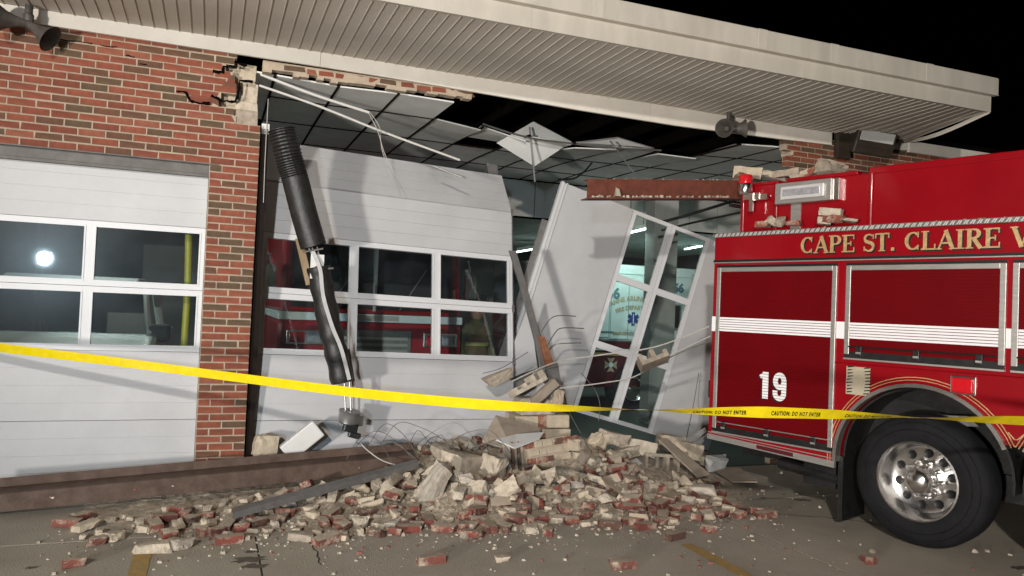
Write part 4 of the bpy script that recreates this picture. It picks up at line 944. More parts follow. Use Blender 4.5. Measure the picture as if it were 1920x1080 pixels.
MB().prism([(-2.2, y, z) for y, z in ((2.30, 1.84), (2.6, 1.92), (3.3, 1.93), (3.62, 1.85))], (1.4, 0, 0)).build('cab_roof', K['pickup'], PK, bevel=.03)
MB().add([(-2.34, 1.73, 1.31), (-.64, 1.73, 1.31), (-.76, 2.33, 1.85), (-2.22, 2.33, 1.85)], [(0, 1, 2, 3)]).build('windshield', K['car_glass'], PK)
for x in (-1.93, -1.02):
    MB().box((x-.23, 2.9, .9), (x+.23, 3.08, 1.52)).build('seat', K['seat'], PK, bevel=.07)
    MB().box((x-.13, 2.92, 1.54), (x+.13, 3.03, 1.72)).build('headrest', K['seat'], PK, bevel=.045)
MB().box((-1.62, 2.22, 1.66), (-1.36, 2.26, 1.74)).build('rear_view_mirror', K['seat'], PK, bevel=.015)
MB().lathe([(0, .17), (.015, .19), (0, .205), (-.015, .19), (0, .17)], (-1.0, 2.25, 1.30), (0, -1, .5), 24).build('steering_wheel', K['seat'], PK, True)
mr = fac(297, 625, 1.75)
MB().box(mr+V((-.10, -.06, -.09)), mr+V((.12, .10, .10))).build('side_mirror', K['seat'], PK, bevel=.04)
MB().tube([(-.58, 1.9, 1.28), tuple(mr)], .02, 6).build('mirror_arm', K['seat'], PK)
for x in (-2.3, -.65): 
    for y in (1.35, 4.6): MB().lathe([(-.11, .2), (-.11, .36), (.11, .36), (.11, .2)], (x, y, .362), (1, 0, 0), 28).build('wheel', K['tyre'], PK, True)
b = MB().box((-2.1, 4.1, 1.26), (-.85, 4.9, 1.72)); tag(b.build('teal_backdrop', K['teal_panel'], bevel=.03), 'added teal tank riding in the pickup bed', 'backdrop')  # added box, its teal colour stands for the glow behind the windshield
cable('vent_hose', 'yellow upright hose standing just inside the intact door', 'hose', [fac(354, 440, .45), fac(352, 540, .45), fac(346, 640, .45), fac(340, 760, .5), fac(335, 930, .5)], .034, K['yellow_pipe'], 8, None, 14)
b = MB().box((-1.35, 9.9, .02), (2.4, 10.3, 2.75)); tag(b.build('lit_wall_infill', K['int_wall']), 'wide grey cabinet at the back of the first bay', 'infill')  # added block in place of the back wall's lit lower part
# ---- engine behind the second door, nose out
E2 = thing('fire_engine', 'red and white fire engine nosed up behind the second door', 'fire engine', (1.93, 4.2, 0))
xa, xb, yf = .76, 3.10, 2.2
MB().prism([(xa, y, z) for y, z in ((yf, .55), (yf, 1.50), (6.8, 1.50), (6.8, .55))], (xb-xa, 0, 0)).build('cab_body', K['red_in'], E2, bevel=.05)
MB().box((xa-.005, yf-.006, 1.50), (xb+.005, 6.8, 1.60)).build('white_band', K['amb'], E2, bevel=.01)
MB().prism([(xa+.02, y, z) for y, z in ((yf+.02, 1.60), (yf+.16, 2.62), (yf+.5, 2.75), (6.7, 2.75), (6.7, 1.60))], (xb-xa-.04, 0, 0)).build('cab_upper', K['red_in'], E2, bevel=.05)
MB().prism([(xa+.14, yf-.004+(z-1.6)*.137, z) for z in (1.66, 2.50)] + [(xb-.14, yf-.004+(z-1.6)*.137, z) for z in (2.50, 1.66)], (0, .02, 0)).build('windshield', K['ink'], E2)
MB().box((1.91, yf-.01, 1.64), (1.95, yf+.14, 2.52)).build('windshield_post', K['amb'], E2)
for x in (1.08, 2.80):
    h = MB().box((x-.22, yf-.03, 1.20), (x+.24, yf, 1.38)).build('headlight_bezel', K['chrome'], E2, bevel=.01)
    MB().box((x-.18, yf-.045, 1.225), (x+.0, yf-.029, 1.355)).build('warning_lens', K['red_lens'], h, bevel=.012)
    MB().box((x+.03, yf-.045, 1.225), (x+.20, yf-.029, 1.355)).build('headlight_lens', K['clear_lens'], h, bevel=.012)
MB().box((1.45, yf-.03, .75), (2.42, yf-.0005, 1.40)).build('grille', K['steel'], E2, bevel=.01)
for k in range(7): MB().box((1.5, yf-.04, .80+k*.08), (2.37, yf-.03, .835+k*.08)).build('grille_bar', K['alu'], E2)
MB().box((xa-.06, yf-.35, .45), (xb+.06, yf-.002, .72)).build('bumper', K['alu'], E2, bevel=.03)
for x in (1.35, 2.25): MB().tube([(x, yf-.02, 1.66), (x+.35, yf+.05, 2.2)], .008, 6).build('wiper', K['steel'], E2)
MB().box((1.6, yf-.012, 1.52), (2.25, yf-.0065, 1.585)).build('number_panel', K['alu'], E2)
for x in (xa+.14, xb-.14): 
    MB().lathe([(-.14, .28), (-.14, .50), (.14, .50), (.14, .28)], (x, 3.4, .504), (1, 0, 0), 28).build('wheel', K['tyre'], E2, True)
    MB().lathe([(-.14, .28), (-.14, .50), (.14, .50), (.14, .28)], (x, 6.0, .504), (1, 0, 0), 28).build('wheel', K['tyre'], E2, True)
for x in (xa-.12, xb+.05): MB().tube([(x+.04, yf+.1, 2.35), (x-.02, yf-.15, 2.25), (x-.02, yf-.15, 1.9)], .014, 6).box((x-.08, yf-.2, 1.85), (x+.06, yf-.12, 2.15)).build('side_mirror', K['chrome'], E2)
# ---- ambulance behind the torn-off door, side on
AM = thing('ambulance', 'white ambulance with maroon lower side parked deep inside the bay', 'ambulance', (7.2, 5.7, 0)); ya = 4.6
MB().box((5.2, ya, 1.23), (8.75, 6.9, 2.62)).build('box_body', K['amb'], AM, bevel=.05)
MB().box((5.2, ya+.005, .42), (8.75, 6.9, 1.228)).build('lower_body', K['maroon'], AM)
MB().box((5.2, ya-.004, 1.075), (8.75, ya+.004, 1.105)).build('pinstripe', K['amb'], AM); MB().box((5.2, ya-.004, .98), (8.75, ya+.004, 1.03)).build('pinstripe', K['gold'], AM)
MB().prism([(8.76, ya+.05, .45), (11.2, ya+.05, .45), (11.2, ya+.05, 1.15), (10.2, ya+.05, 1.3), (9.7, ya+.05, 2.1), (8.76, ya+.05, 2.15)], (0, 2.1, 0)).build('cab', K['amb'], AM, bevel=.05)
w0, w1 = fac(1252, 573, ya), fac(1272, 615, ya)
wf = MB().box((w0.x-.03, ya-.02, w1.z-.03), (w1.x+.03, ya, w0.z+.03)).build('window', K['alu'], AM, bevel=.01)
MB().box((w0.x, ya-.024, w1.z), ((w0.x+w1.x)/2-.012, ya-.019, w0.z)).build('pane', K['ink'], wf); MB().box(((w0.x+w1.x)/2+.012, ya-.024, w1.z), (w1.x, ya-.019, w0.z)).build('pane', K['ink'], wf)
for x0, z0, x1, z1 in ((6.62, 1.28, 6.98, 2.30), (6.30, 1.30, 6.60, 2.30), (8.30, 1.28, 8.70, 2.5)):
    MB().box((x0, ya-.006, z0), (x1, ya-.001, z0+.008)).box((x0, ya-.006, z1), (x1, ya-.001, z1+.008)).box((x0, ya-.006, z0), (x0+.008, ya-.001, z1)).box((x1-.008, ya-.006, z0), (x1, ya-.001, z1)).build('door_seam', K['teal_ink'], AM)
MB().box((5.2, ya-.012, 2.45), (8.75, ya, 2.475)).build('drip_rail', K['amb'], AM)
c0 = fac(1136, 622, ya); MB().box((c0.x-.1, ya-.01, c0.z-.01), (c0.x+.14, ya, c0.z+.012)).build('handle', K['teal_ink'], AM)
for x in (7.14, 10.3):
    wh = MB().lathe([(-.02, .20), (-.02, .37), (.0, .385), (.2, .385), (.22, .25)], (x, ya-.01, .39), (0, 1, 0), 36).build('wheel', K['tyre'], AM, True)
    MB().lathe([(-.03, .215), (-.02, .20), (.05, .17), (.05, .07), (-.02, .06), (-.03, 0)], (x, ya-.012, .39), (0, 1, 0), 32).build('rim', K['polished'], wh, True)
    MB().lathe([(.0, .42), (.0, .46), (.25, .46), (.25, .42)], (x, ya-.004, .42), (0, 1, 0), 32).build('wheel_arch', K['ink'], AM, True)
def wall_text(txt, size, x, z, y, mt, name, parent, bold=.0, arc_r=None, sp=1.0):
    vs, fs = text_mesh(txt, size, bold, 1, sp); out = []
    for v in vs:
        if arc_r:
            a = v.x/arc_r; r_ = arc_r+v.y; out.append((x+r_*math.sin(a), y, z-arc_r+r_*math.cos(a)))
        else: out.append((x+v.x, y, z+v.y))
    MB().add(out, fs).build(name, mt, parent)
p = fac(1150, 551, ya); wall_text('56', .26, p.x, p.z, ya-.005, K['teal_ink'], 'number', AM, .012)
p = fac(1272, 541, ya); wall_text('56', .22, p.x, p.z, ya-.005, K['teal_ink'], 'number', AM, .012)
p = fac(1190, 560, ya); wall_text('ANNE ARUNDEL CO', .115, p.x+.02, p.z+.0, ya-.005, K['tan_ink'], 'lettering', AM, .004, 1.1)
p = fac(1190, 577, ya); wall_text('FIRE DEPARTMENT', .10, p.x+.02, p.z+.0, ya-.005, K['tan_ink'], 'lettering', AM, .004, 1.0)
p = fac(1185, 625, ya); wall_text('EMERGENCY AMBULANCE', .075, p.x+.05, p.z-.01, ya-.005, K['tan_ink'], 'lettering', AM, .003)
p = fac(1187, 598, ya)
for a in (0, 60, 120): 
    d = V((math.sin(R(a)), 0, math.cos(R(a))))*.12; MB().ribbon([V((p.x, ya-.005-a*.00002, p.z))-d, V((p.x, ya-.005-a*.00002, p.z))+d], .07, (0, -1, 0), .001).build('star_emblem', K['blue_ink'], AM)
MB().ribbon([(p.x, ya-.009, p.z-.09), (p.x, ya-.009, p.z+.09)], .015, (0, -1, 0), .001).build('star_staff', K['amb'], AM)
p = fac(1145, 684, ya)
for a in (0, 90, 180, 270):
    d = V((math.sin(R(a)), 0, math.cos(R(a)))); s_ = V((d.z, 0, -d.x)); q = V((p.x, ya-.006, p.z))
    MB().prism([q+d*.03-s_*.02, q+d*.03+s_*.02, q+d*.13+s_*.075, q+d*.11, q+d*.13-s_*.075], (0, -.001, 0)).build('cross_emblem', K['tan_ink'], AM)
MB().lathe([(0, .0), (0, .045), (.002, .045)], (p.x, ya-.009, p.z), (0, 1, 0), 20).build('cross_emblem', K['amb'], AM)
# ---- firefighter behind the second door
PX, PY = 3.44, 2.62
def skinned(name, nodes, edges, mt, parent, sub=2, root=0):
    me = bpy.data.meshes.new(name); me.from_pydata([n[:3] for n in nodes], edges, []); me.materials.append(mt)
    o = link(name, me, parent); o.matrix_basis = M4.Identity(4)
    sk = o.modifiers.new('skin', 'SKIN'); sk.use_smooth_shade = True
    for i, n in enumerate(nodes):
        sv = me.skin_vertices[0].data[i]; sv.radius = (n[3], n[4] if len(n) > 4 else n[3]); sv.use_root = (i == root)
    s = o.modifiers.new('subdiv', 'SUBSURF'); s.levels = sub; s.render_levels = sub
    return o
FF = thing('person', 'firefighter in helmet and tan turnout coat standing beside the inside engine', 'person', (PX, PY, 0), R(20))
def Lp(x, y, z, r, r2=None): return (x, y, z, r, r2 or r)
nodes = [Lp(0, 0, .98, .17, .13), Lp(0, 0, 1.2, .17, .13), Lp(0, .0, 1.40, .19, .13), Lp(0, 0, 1.52, .09, .08), Lp(0, -.01, 1.60, .06),
         Lp(.10, 0, .90, .11), Lp(.12, -.01, .52, .085), Lp(.12, .02, .13, .06), Lp(.12, -.10, .055, .05), Lp(-.10, 0, .90, .11), Lp(-.12, -.01, .52, .085), Lp(-.12, .02, .13, .06), Lp(-.12, -.10, .055, .05),
         Lp(.21, 0, 1.44, .085), Lp(.27, .02, 1.17, .07), Lp(.23, -.16, .98, .055), Lp(-.21, 0, 1.44, .085), Lp(-.28, .02, 1.17, .07), Lp(-.24, -.15, .97, .055)]
edges = [(0, 1), (1, 2), (2, 3), (3, 4), (0, 5), (5, 6), (6, 7), (7, 8), (0, 9), (9, 10), (10, 11), (11, 12), (2, 13), (13, 14), (14, 15), (2, 16), (16, 17), (17, 18)]
o = skinned('body', nodes, edges, K['coat'], FF); o.matrix_parent_inverse = M4.Identity(4)
b = MB(); b.lathe([(-.125, 0), (-.12, .05), (-.085, .082), (-.02, .092), (.05, .09), (.10, .06), (.118, 0)], (0, -.015, 1.70), (0, 0, 1), 20); h = b.build('head', K['skin'], FF, True, local=True)
MB().lathe([(0, .012), (.028, .016), (.03, 0)], (0, -.10, 1.69), (0, -1, -.2), 8).build('nose', K['skin'], h, local=True)
for sx in (-.035, .035): MB().lathe([(0, .010), (.006, 0)], (sx, -.098, 1.715), (0, -1, 0), 8).build('eye', K['ink'], h, local=True)
MB().box((-.025, -.105, 1.64), (.025, -.095, 1.646)).build('mouth', K['brick_core'], h, local=True)
for sx in (-.095, .095): MB().lathe([(-.01, .02), (.01, .022), (.012, 0)], (sx, -.01, 1.69), (1, 0, 0), 10).build('ear', K['skin'], h, local=True)
MB().lathe([(-.005, .20), (0, .205), (.012, .135), (.06, .13), (.13, .105), (.17, .05), (.178, 0)], (0, .0, 1.775), (0, .12, 1), 28).box((-.04, -.15, 1.80), (.04, -.125, 1.92)).build('helmet', K['helmet'], FF, True, local=True)
for z_, r_ in ((1.24, .186), (1.03, .188)): MB().lathe([(-.025, r_), (.025, r_)], (0, 0, z_), (0, 0, 1), 28).build('coat_stripe', K['coat_stripe'], FF, True, local=True)
for sx, hx, hy, hz in ((1, .22, -.19, .93), (-1, -.23, -.18, .92)):
    b = MB(); b.box((hx-.03, hy-.02, hz-.05), (hx+.03, hy+.02, hz+.04))
    for k in range(4): b.tube([(hx-.024+.016*k, hy-.005, hz-.045), (hx-.024+.016*k, hy-.012, hz-.085), (hx-.024+.016*k, hy-.035, hz-.10-.006*(k in (1, 2)))], .009, 6)
    b.tube([(hx-.032*sx, hy-.01, hz), (hx-.055*sx, hy-.03, hz-.035), (hx-.05*sx, hy-.045, hz-.06)], .010, 6); b.build('glove', K['seat'], FF, True, local=True)
b = MB().box((4.0, 8.2, .004), (5.6, 8.8, 1.9)).box((3.95, 8.15, 1.9), (5.65, 8.85, 1.95)); tag(b.build('gear_locker', K['maroon']), 'dark maroon gear locker against the back of the middle bay', 'locker')

# ================================================================== RUBBLE
def interp(x, xs, ys):
    if x <= xs[0]: return ys[0]
    for i in range(len(xs)-1):
        if x <= xs[i+1]: return lerp(ys[i], ys[i+1], (x-xs[i])/(xs[i+1]-xs[i]))
    return ys[-1]
def yfront(x): return .10*math.sin(x*5.1)+.07*math.sin(x*11.7+1) + interp(x, [-1.0, -.3, .3, 1.6, 3.0, 4.3, 5.2], [-1.25, -1.55, -1.72, -1.82, -1.95, -2.05, -1.5])
def hmax(x): return interp(x, [-1.0, -.3, .3, 1.2, 1.9, 2.6, 3.3, 3.9, 4.5, 5.2], [.0, .04, .08, .13, .27, .33, .31, .29, .15, .02])
def mound(x, y):
    yf = yfront(x); t = (y-yf)/(-.15-yf)
    if t <= 0: return 0.0
    if y > .1: t = max(0, 1-(y-.1)/.9)
    t = min(1, t); h = hmax(x)*(t*t*(3-2*t))**.8
    h *= 1-.62*math.exp(-((x-3.05)**2/.22+(y+.78)**2/.10))
    if x < 1.9 and y > -.62+.1*x: h = min(h, .03)
    return h
rnd = random.Random(21)
nx_, ny_ = 190, 84; vs = []; fs = []
bump_ = [(rnd.uniform(-1, 5.2), rnd.uniform(-2, 1), rnd.uniform(.04, .14), rnd.uniform(-.03, .05)) for _ in range(260)]
for i in range(nx_+1):
    for j in range(ny_+1):
        x = -1.05+6.3*i/nx_; y = -2.2+3.2*j/ny_; h = mound(x, y); 
        if h > 0: h += sum(a*math.exp(-((x-bx_)**2+(y-by_)**2)/(r*r)) for bx_, by_, r, a in bump_ if abs(x-bx_) < .3 and abs(y-by_) < .3)*min(1, h/.08) + rnd.uniform(-.012, .012)*min(1, h/.05)
        vs.append((x, y, h-.006))
for i in range(nx_):
    for j in range(ny_): a = i*(ny_+1)+j; fs.append((a, a+ny_+1, a+ny_+2, a+1))
bed = MB().add(vs, fs).build('rubble_bed', K['rub_mortar'], local=True); stuff(bed); tag(bed, 'heap of pale mortar dust and crumbs under the fallen bricks', 'rubble heap')
def hull(seed, sx, sy, sz, cut=.35, n=14, name='chunk', mt=None, mt2=None, rough=.10):
    import bmesh
    r = random.Random(seed); bm = bmesh.new()
    for cx in (-1, 1):
        for cy in (-1, 1):
            for cz in (-1, 1):
                k = 3 if r.random() < cut else 1
                for _ in range(k):
                    f = lambda c: c*(1-(r.uniform(.12, .55) if k > 1 else r.uniform(0, .07)))
                    bm.verts.new((f(cx)*sx/2, f(cy)*sy/2, f(cz)*sz/2))
    bmesh.ops.convex_hull(bm, input=bm.verts)
    for v in [v for v in bm.verts if not v.link_faces]: bm.verts.remove(v)
    bmesh.ops.recalc_face_normals(bm, faces=bm.faces)
    bmesh.ops.dissolve_limit(bm, angle_limit=R(6), verts=bm.verts, edges=bm.edges)
    if rough:
        from mathutils import noise as NZ
        bmesh.ops.triangulate(bm, faces=bm.faces)
        for _ in range(2):
            lim = max(sx, sy, sz)/7; bmesh.ops.subdivide_edges(bm, edges=[e for e in bm.edges if e.calc_length() > lim], cuts=1, use_grid_fill=True); bmesh.ops.triangulate(bm, faces=bm.faces)
        bm.normal_update(); amp = min(sx, sy, sz)*rough
        for v in bm.verts:
            edge = max((e.calc_face_angle(0) for e in v.link_edges), default=0) > .5
            n = NZ.noise(v.co*38+V((seed, 0, 0)))*.6+NZ.noise(v.co*90+V((0, seed, 0)))*.4
            v.co += v.normal*(n*amp - (abs(NZ.noise(v.co*55+V((0, 0, seed))))*amp*2.2 if edge else 0))
        bm.normal_update()
    me = bpy.data.meshes.new(name); bm.to_mesh(me); bm.free(); me.materials.append(mt)
    if mt2:
        me.materials.append(mt2)
        for p in me.polygons: 
            if abs(p.normal.z) > .72 or NZ.noise(p.center*24+V((seed*3.1, 0, 0))) > .12: p.material_index = 1
    return me
def bev_mesh(me, w_):
    import bmesh
    bm = bmesh.new(); bm.from_mesh(me); bmesh.ops.bevel(bm, geom=bm.edges[:], offset=w_, segments=1, affect='EDGES'); bm.to_mesh(me); bm.free(); return me
K['brick_red'] = random_mat('loose_brick_face', [(.185, .050, .036), (.16, .045, .034), (.105, .052, .038), (.175, .056, .040), (.14, .050, .036), (.20, .062, .046)], rough=.92, bump=.6)
def dusty(m, dust=(.44, .365, .275), bed=.72, thr=.56):
    """old mortar left on the bed faces and in patches: a mask from the piece's own faces and noise"""
    nt = m.node_tree; N = nt.nodes; L = nt.links; bs = N['Principled BSDF']; src = bs.inputs['Base Color'].links[0].from_socket
    tc = N.new('ShaderNodeTexCoord'); sx = N.new('ShaderNodeSeparateXYZ'); L.new(tc.outputs['Normal'], sx.inputs[0])
    ab = N.new('ShaderNodeMath'); ab.operation = 'ABSOLUTE'; L.new(sx.outputs[2], ab.inputs[0])
    oi = N.new('ShaderNodeObjectInfo'); ad = N.new('ShaderNodeVectorMath'); ad.operation = 'MULTIPLY_ADD'; L.new(oi.outputs['Random'], ad.inputs[0]); ad.inputs[1].default_value = (37, 19, 53); L.new(tc.outputs['Object'], ad.inputs[2])
    n = N.new('ShaderNodeTexNoise'); n.inputs['Scale'].default_value = 11; n.inputs['Detail'].default_value = 9; n.inputs['Roughness'].default_value = .7; L.new(ad.outputs[0], n.inputs['Vector'])
    r1 = N.new('ShaderNodeMapRange'); r1.inputs['From Min'].default_value = thr-.06; r1.inputs['From Max'].default_value = thr+.08; L.new(n.outputs['Fac'], r1.inputs[0])
    r2 = N.new('ShaderNodeMapRange'); r2.inputs['From Min'].default_value = bed-.1; r2.inputs['From Max'].default_value = bed+.1; L.new(ab.outputs[0], r2.inputs[0]); r2.inputs['To Max'].default_value = .92
    mx = N.new('ShaderNodeMath'); mx.operation = 'MAXIMUM'; L.new(r1.outputs[0], mx.inputs[0]); L.new(r2.outputs[0], mx.inputs[1])
    mr = N.new('ShaderNodeMix'); mr.data_type = 'RGBA'; L.new(mx.outputs[0], mr.inputs[0]); L.new(src, mr.inputs[6])
    dn = N.new('ShaderNodeMix'); dn.data_type = 'RGBA'; L.new(n.outputs['Fac'], dn.inputs[0]); dn.inputs[6].default_value = (*[c*.75 for c in dust], 1); dn.inputs[7].default_value = (*[c*1.12 for c in dust], 1)
    L.new(dn.outputs[2], mr.inputs[7]); L.new(mr.outputs[2], bs.inputs['Base Color'])
dusty(K['brick_red']); dusty(K['brick_core'], bed=.9)
BM = [hull(100+i, .198, .092, .060, .12, name='loose_brick', mt=K['brick_red'], rough=.06) for i in range(6)]
BH = [hull(140+i, random.Random(i).uniform(.09, .15), .092, .062, .4, name='brick_piece', mt=K['brick_red']) for i in range(8)]
BK = [hull(180+i, random.Random(i).uniform(.12, .26), random.Random(i+9).uniform(.09, .17), random.Random(i+5).uniform(.05, .13), .5, name='block_chunk', mt=K['cmu'] if i % 3 else K['cmu_yellow']) for i in range(12)]
BS = [hull(220+i, random.Random(i).uniform(.05, .11), random.Random(i+9).uniform(.04, .09), random.Random(i+5).uniform(.03, .06), .6, name='mortar_lump', mt=K['rub_mortar']) for i in range(10)]
# brick with its row of core holes showing
def cored():
    b = MB(); b.hexa([V(p) for p in ((-.098, -.046, -.03), (.098, -.046, -.03), (.098, .046, -.03), (-.098, .046, -.03), (-.098, -.046, .03), (.098, -.046, .03), (.098, .046, .03), (-.098, .046, .03))]); b.k = 1
    for i in range(5):
        for j in range(2): b.lathe([(.0304, .0), (.0304, .012)], (-.07+.035*i, -.018+.036*j, 0), (0, 0, 1), 10)
    return b.mesh('cored_brick', [K['brick_red'], K['rub_mortar']])
BC = [cored()]
def hollow(cells, L_, H_, D_, t=.032, broken=0):
    """hollow block, cells open along local z (D_), lying so that the holes face the camera when turned"""
    b = MB(); w_ = (L_-t)/cells
    b.box((-L_/2, -H_/2, -D_/2), (L_/2, -H_/2+t, D_/2))
    if not broken: b.box((-L_/2, H_/2-t, -D_/2), (L_/2, H_/2, D_/2))
    for k in range(cells+1):
        hh_ = H_/2-t if not broken else random.Random(k+broken).uniform(-.2, .45)*H_
        b.box((-L_/2+k*w_, -H_/2+t, -D_/2+.001), (-L_/2+k*w_+t, hh_, D_/2-.001))
    return b.mesh('hollow_block', K['cmu'])
def put(name, me, loc, rot, label, cat, grp=None, sc=1.0):
    o = link(name, me, None, loc); o.rotation_euler = [R(a) for a in rot]; o.scale = (sc, sc, sc) if isinstance(sc, (int, float)) else sc
    return tag(o, label, cat, grp)
rnd = random.Random(8); cnt = {'b': 0, 'p': 0, 'k': 0, 's': 0}; placed = []
def beam_clear(x, y): return not (x < 2.0 and y > -.80+.1*x)
def to_px(p):
    d = V(p)-CAM; return d.dot(CR)/d.dot(CF)*FPX+960, -d.dot(CU)/d.dot(CF)*FPX+540
KEEP = ((955, 812, 1105, 880), (1192, 850, 1268, 898), (950, 760, 1075, 825), (790, 862, 848, 960), (826, 842, 948, 892), (1110, 805, 1240, 850), (1230, 820, 1330, 895))   # outlines of the pieces placed singly below
tries = 0
while len(placed) < 345 and tries < 14000:
    tries += 1
    u = rnd.random(); x = interp(u, [0, .10, .27, .46, .75, .93, 1], [-.95, -.2, .7, 1.7, 3.2, 4.2, 4.7]); yf = yfront(x)
    y = yf + (-.02-yf)*rnd.random()**.95 - .05
    if not beam_clear(x, y): continue
    if x > 4.1 and y > -1.0: continue
    if x < .9 and rnd.random() < .5-.35*x: continue
    qx, qy = to_px((x, y, mound(x, y)+.06))
    if any(a0-4 < qx < c0+4 and b0-4 < qy < d0+2 for a0, b0, c0, d0 in KEEP): continue
    front = (y-yf) < .55
    pick = rnd.random()
    kind = ('b' if pick < .27 else 'p' if pick < .52 else 'k' if pick < .70 else 's') if front or x > 3.6 and y < -.9 else ('b' if pick < .10 else 'p' if pick < .24 else 'k' if pick < .72 else 's')
    rad = {'b': .085, 'p': .07, 'k': .10, 's': .05}[kind]
    if any((x-a)**2+(y-c)**2 < ((.50 if mound(x, y) > .05 else .72)*(rad+r_))**2 for a, c, r_ in placed): continue
    placed.append((x, y, rad)); h = mound(x, y); lvl = h > .06
    me = rnd.choice({'b': BM+BC, 'p': BH, 'k': BK, 's': BS}[kind]); tilt = 42 if lvl else 7
    rot = (rnd.uniform(-tilt, tilt) + (90 if rnd.random() < .14 and kind == 'b' else 0), rnd.uniform(-tilt, tilt), rnd.uniform(0, 180))
    scl = rnd.choice((.5, .6, .7, .8)) if kind == 'k' and (x < 1.3 or front) else rnd.choice((.55, .75, .9, 1.1, 1.35)) if kind == 'k' else rnd.uniform(.7, 1.4) if kind == 's' else 1.0
    hz = -min(v.co.z for v in me.vertices)*scl; z = h + hz*(.75 if lvl else .98) + (rnd.uniform(-.01, .07) if lvl else 0)
    if rot[0] > 60: z = h+.046
    lab = {'b': ('loose_brick', 'loose whole red brick with dusty mortar in the rubble pile', 'brick', 'loose bricks in the rubble pile'),
           'p': ('brick_piece', 'broken half of a red brick in the rubble pile', 'brick', 'broken brick pieces in the rubble pile'),
           'k': ('block_chunk', 'pale chunk of broken cement block in the rubble pile', 'block', 'cement block chunks in the rubble pile'),
           's': ('mortar_lump', 'small crumbly lump of pale mortar in the rubble pile', 'mortar', 'mortar lumps in the rubble pile')}[kind]
    if kind == 'k':
        big = scl > 1.1; yel = me.materials[0] == K['cmu_yellow']
        lab = ('block_chunk', f"{'large' if big else 'small'} {'cream' if yel else 'greyish'} chunk of broken cement block in the rubble pile", 'block', f"{'large' if big else 'small'} {'cream' if yel else 'greyish'} block chunks")
    if me in BC: lab = ('loose_brick', 'red brick showing its two rows of core holes in the rubble pile', 'brick', 'cored bricks in the rubble pile')
    elif kind == 'b' and rot[0] > 60: lab = ('loose_brick', 'red brick standing on its edge in the rubble pile', 'brick', 'bricks on edge in the rubble pile')
    put(lab[0], me, (x, y, z), rot, lab[1], lab[2], lab[3], scl); cnt[kind] += 1
# strays on the open concrete, each where the photograph shows it
for px, py, me, rz, lab in ((180, 1013, BH[0], 20, 'dark half brick lying alone left of the pile beside the ground beam'), (215, 1004, BK[3], 50, 'dark-faced block chunk beside the lone half brick left of the pile'), (137, 1053, BH[2], 15, 'grey half brick lying farthest out on the concrete left of the yellow line'),
                           (808, 1047, BM[1], 5, 'lone red brick on the open concrete in front of the middle of the pile'), (1167, 1056, BM[2], -8, 'lone dusty brick on the open concrete beside the right yellow line'), (1265, 1003, BM[3], 20, 'mortared brick lying just off the right front of the pile'),
                           (1627, 1047, BH[4], 80, 'small half brick lying alone in front of the engine wheel'), (1328, 990, BH[3], 0, 'red half brick lying alone between the pile and the engine wheel'), (1028, 995, BH[5], 60, 'brown half brick standing clear in front of the heap centre'),
                           (942, 1047, BS[2], 0, 'small pale mortar lump alone on the open concrete'), (1150, 968, BK[5], 30, 'pale block chunk at the front foot of the pile'), (285, 1026, BK[2], 10, 'pale block chunk at the head of the left yellow line'),
                           (340, 1020, BK[4], 40, 'cream block chunk right of the left yellow line'), (430, 1010, BM[0], 6, 'red-faced brick at the front foot of the pile near the left yellow line'), (1185, 975, BM[5], -12, 'bright red brick at the front foot of the pile on the right'),
                           (1340, 903, BH[1], 0, 'brown half brick lying on dust by the engine tail'), (1060, 946, BM[4], 30, 'brick leaning at the front of the heap centre')):
    hz = -min(v.co.z for v in me.vertices); p = gnd(px, py, hz); isb = me.name.startswith(('loose', 'brick'))
    put('stray_brick' if isb else 'stray_chunk', me, p+V((0, 0, -.003)), (0, 0, rz), lab, 'brick' if isb else 'block')
# ---- pieces that stand out, placed where the photograph shows them
def hero(px, py, y, size, rot, mt, label, cat='block', cut=.3, seed=0, name='block_chunk'):
    p = fac(px, py, y); me = hull(seed or px*3+py, *size, cut, name=name, mt=K[mt]); return put(name, me, p, rot, label, cat)
hero(818, 905, -1.15, (.20, .16, .40), (18, 22, 20), 'cmu', 'large pale block slab tilted upright at the front of the pile', cut=.25)
hero(865, 868, -.75, (.36, .26, .2), (8, 6, 35), 'cmu', 'big pale block with square corner beside the beam end', cut=.2)
hero(838, 850, -.55, (.30, .24, .22), (20, -14, 10), 'cmu', 'pale wedge of block at the top of the heap by the beam end', cut=.6)
hero(830, 888, -.95, (.34, .16, .1), (-12, 18, 15), 'cmu', 'pale flat block piece leaning over the tilted slab', cut=.3)
hero(925, 872, -.85, (.24, .2, .2), (10, 10, 40), 'cmu', 'squared pale block with dark cracked side in mid heap', cut=.25)
hero(920, 928, -1.2, (.34, .26, .10), (24, 12, -20), 'cmu', 'broad flat block fragment lying tilted in front of the heap', cut=.4)
hero(1078, 895, -.9, (.24, .2, .16), (30, -20, 30), 'cmu', 'grey dusty block chunk in the middle of the heap', cut=.5)
hero(1150, 822, -.35, (.30, .2, .15), (6, 10, 10), 'cmu', 'pale grey cement block sitting atop the heap below the torn-off door', cut=.2)
hero(1200, 838, -.4, (.34, .22, .17), (-8, 12, -20), 'cmu', 'whitish cement block on the heap beside the hollow block', cut=.3)
hero(1120, 826, -.3, (.16, .2, .16), (0, 30, 20), 'cmu_yellow', 'cream cement block piece at the top of the heap left of the grey one', cut=.4)
hero(495, 836, -.05, (.22, .2, .24), (0, 8, 12), 'cmu_yellow', 'cream cement block standing at the foot of the dark jamb', cut=.3)
hero(1175, 905, -.95, (.26, .18, .1), (-10, 8, 20), 'cmu', 'long pale block fragment lying right of the brick chunk', cut=.5)
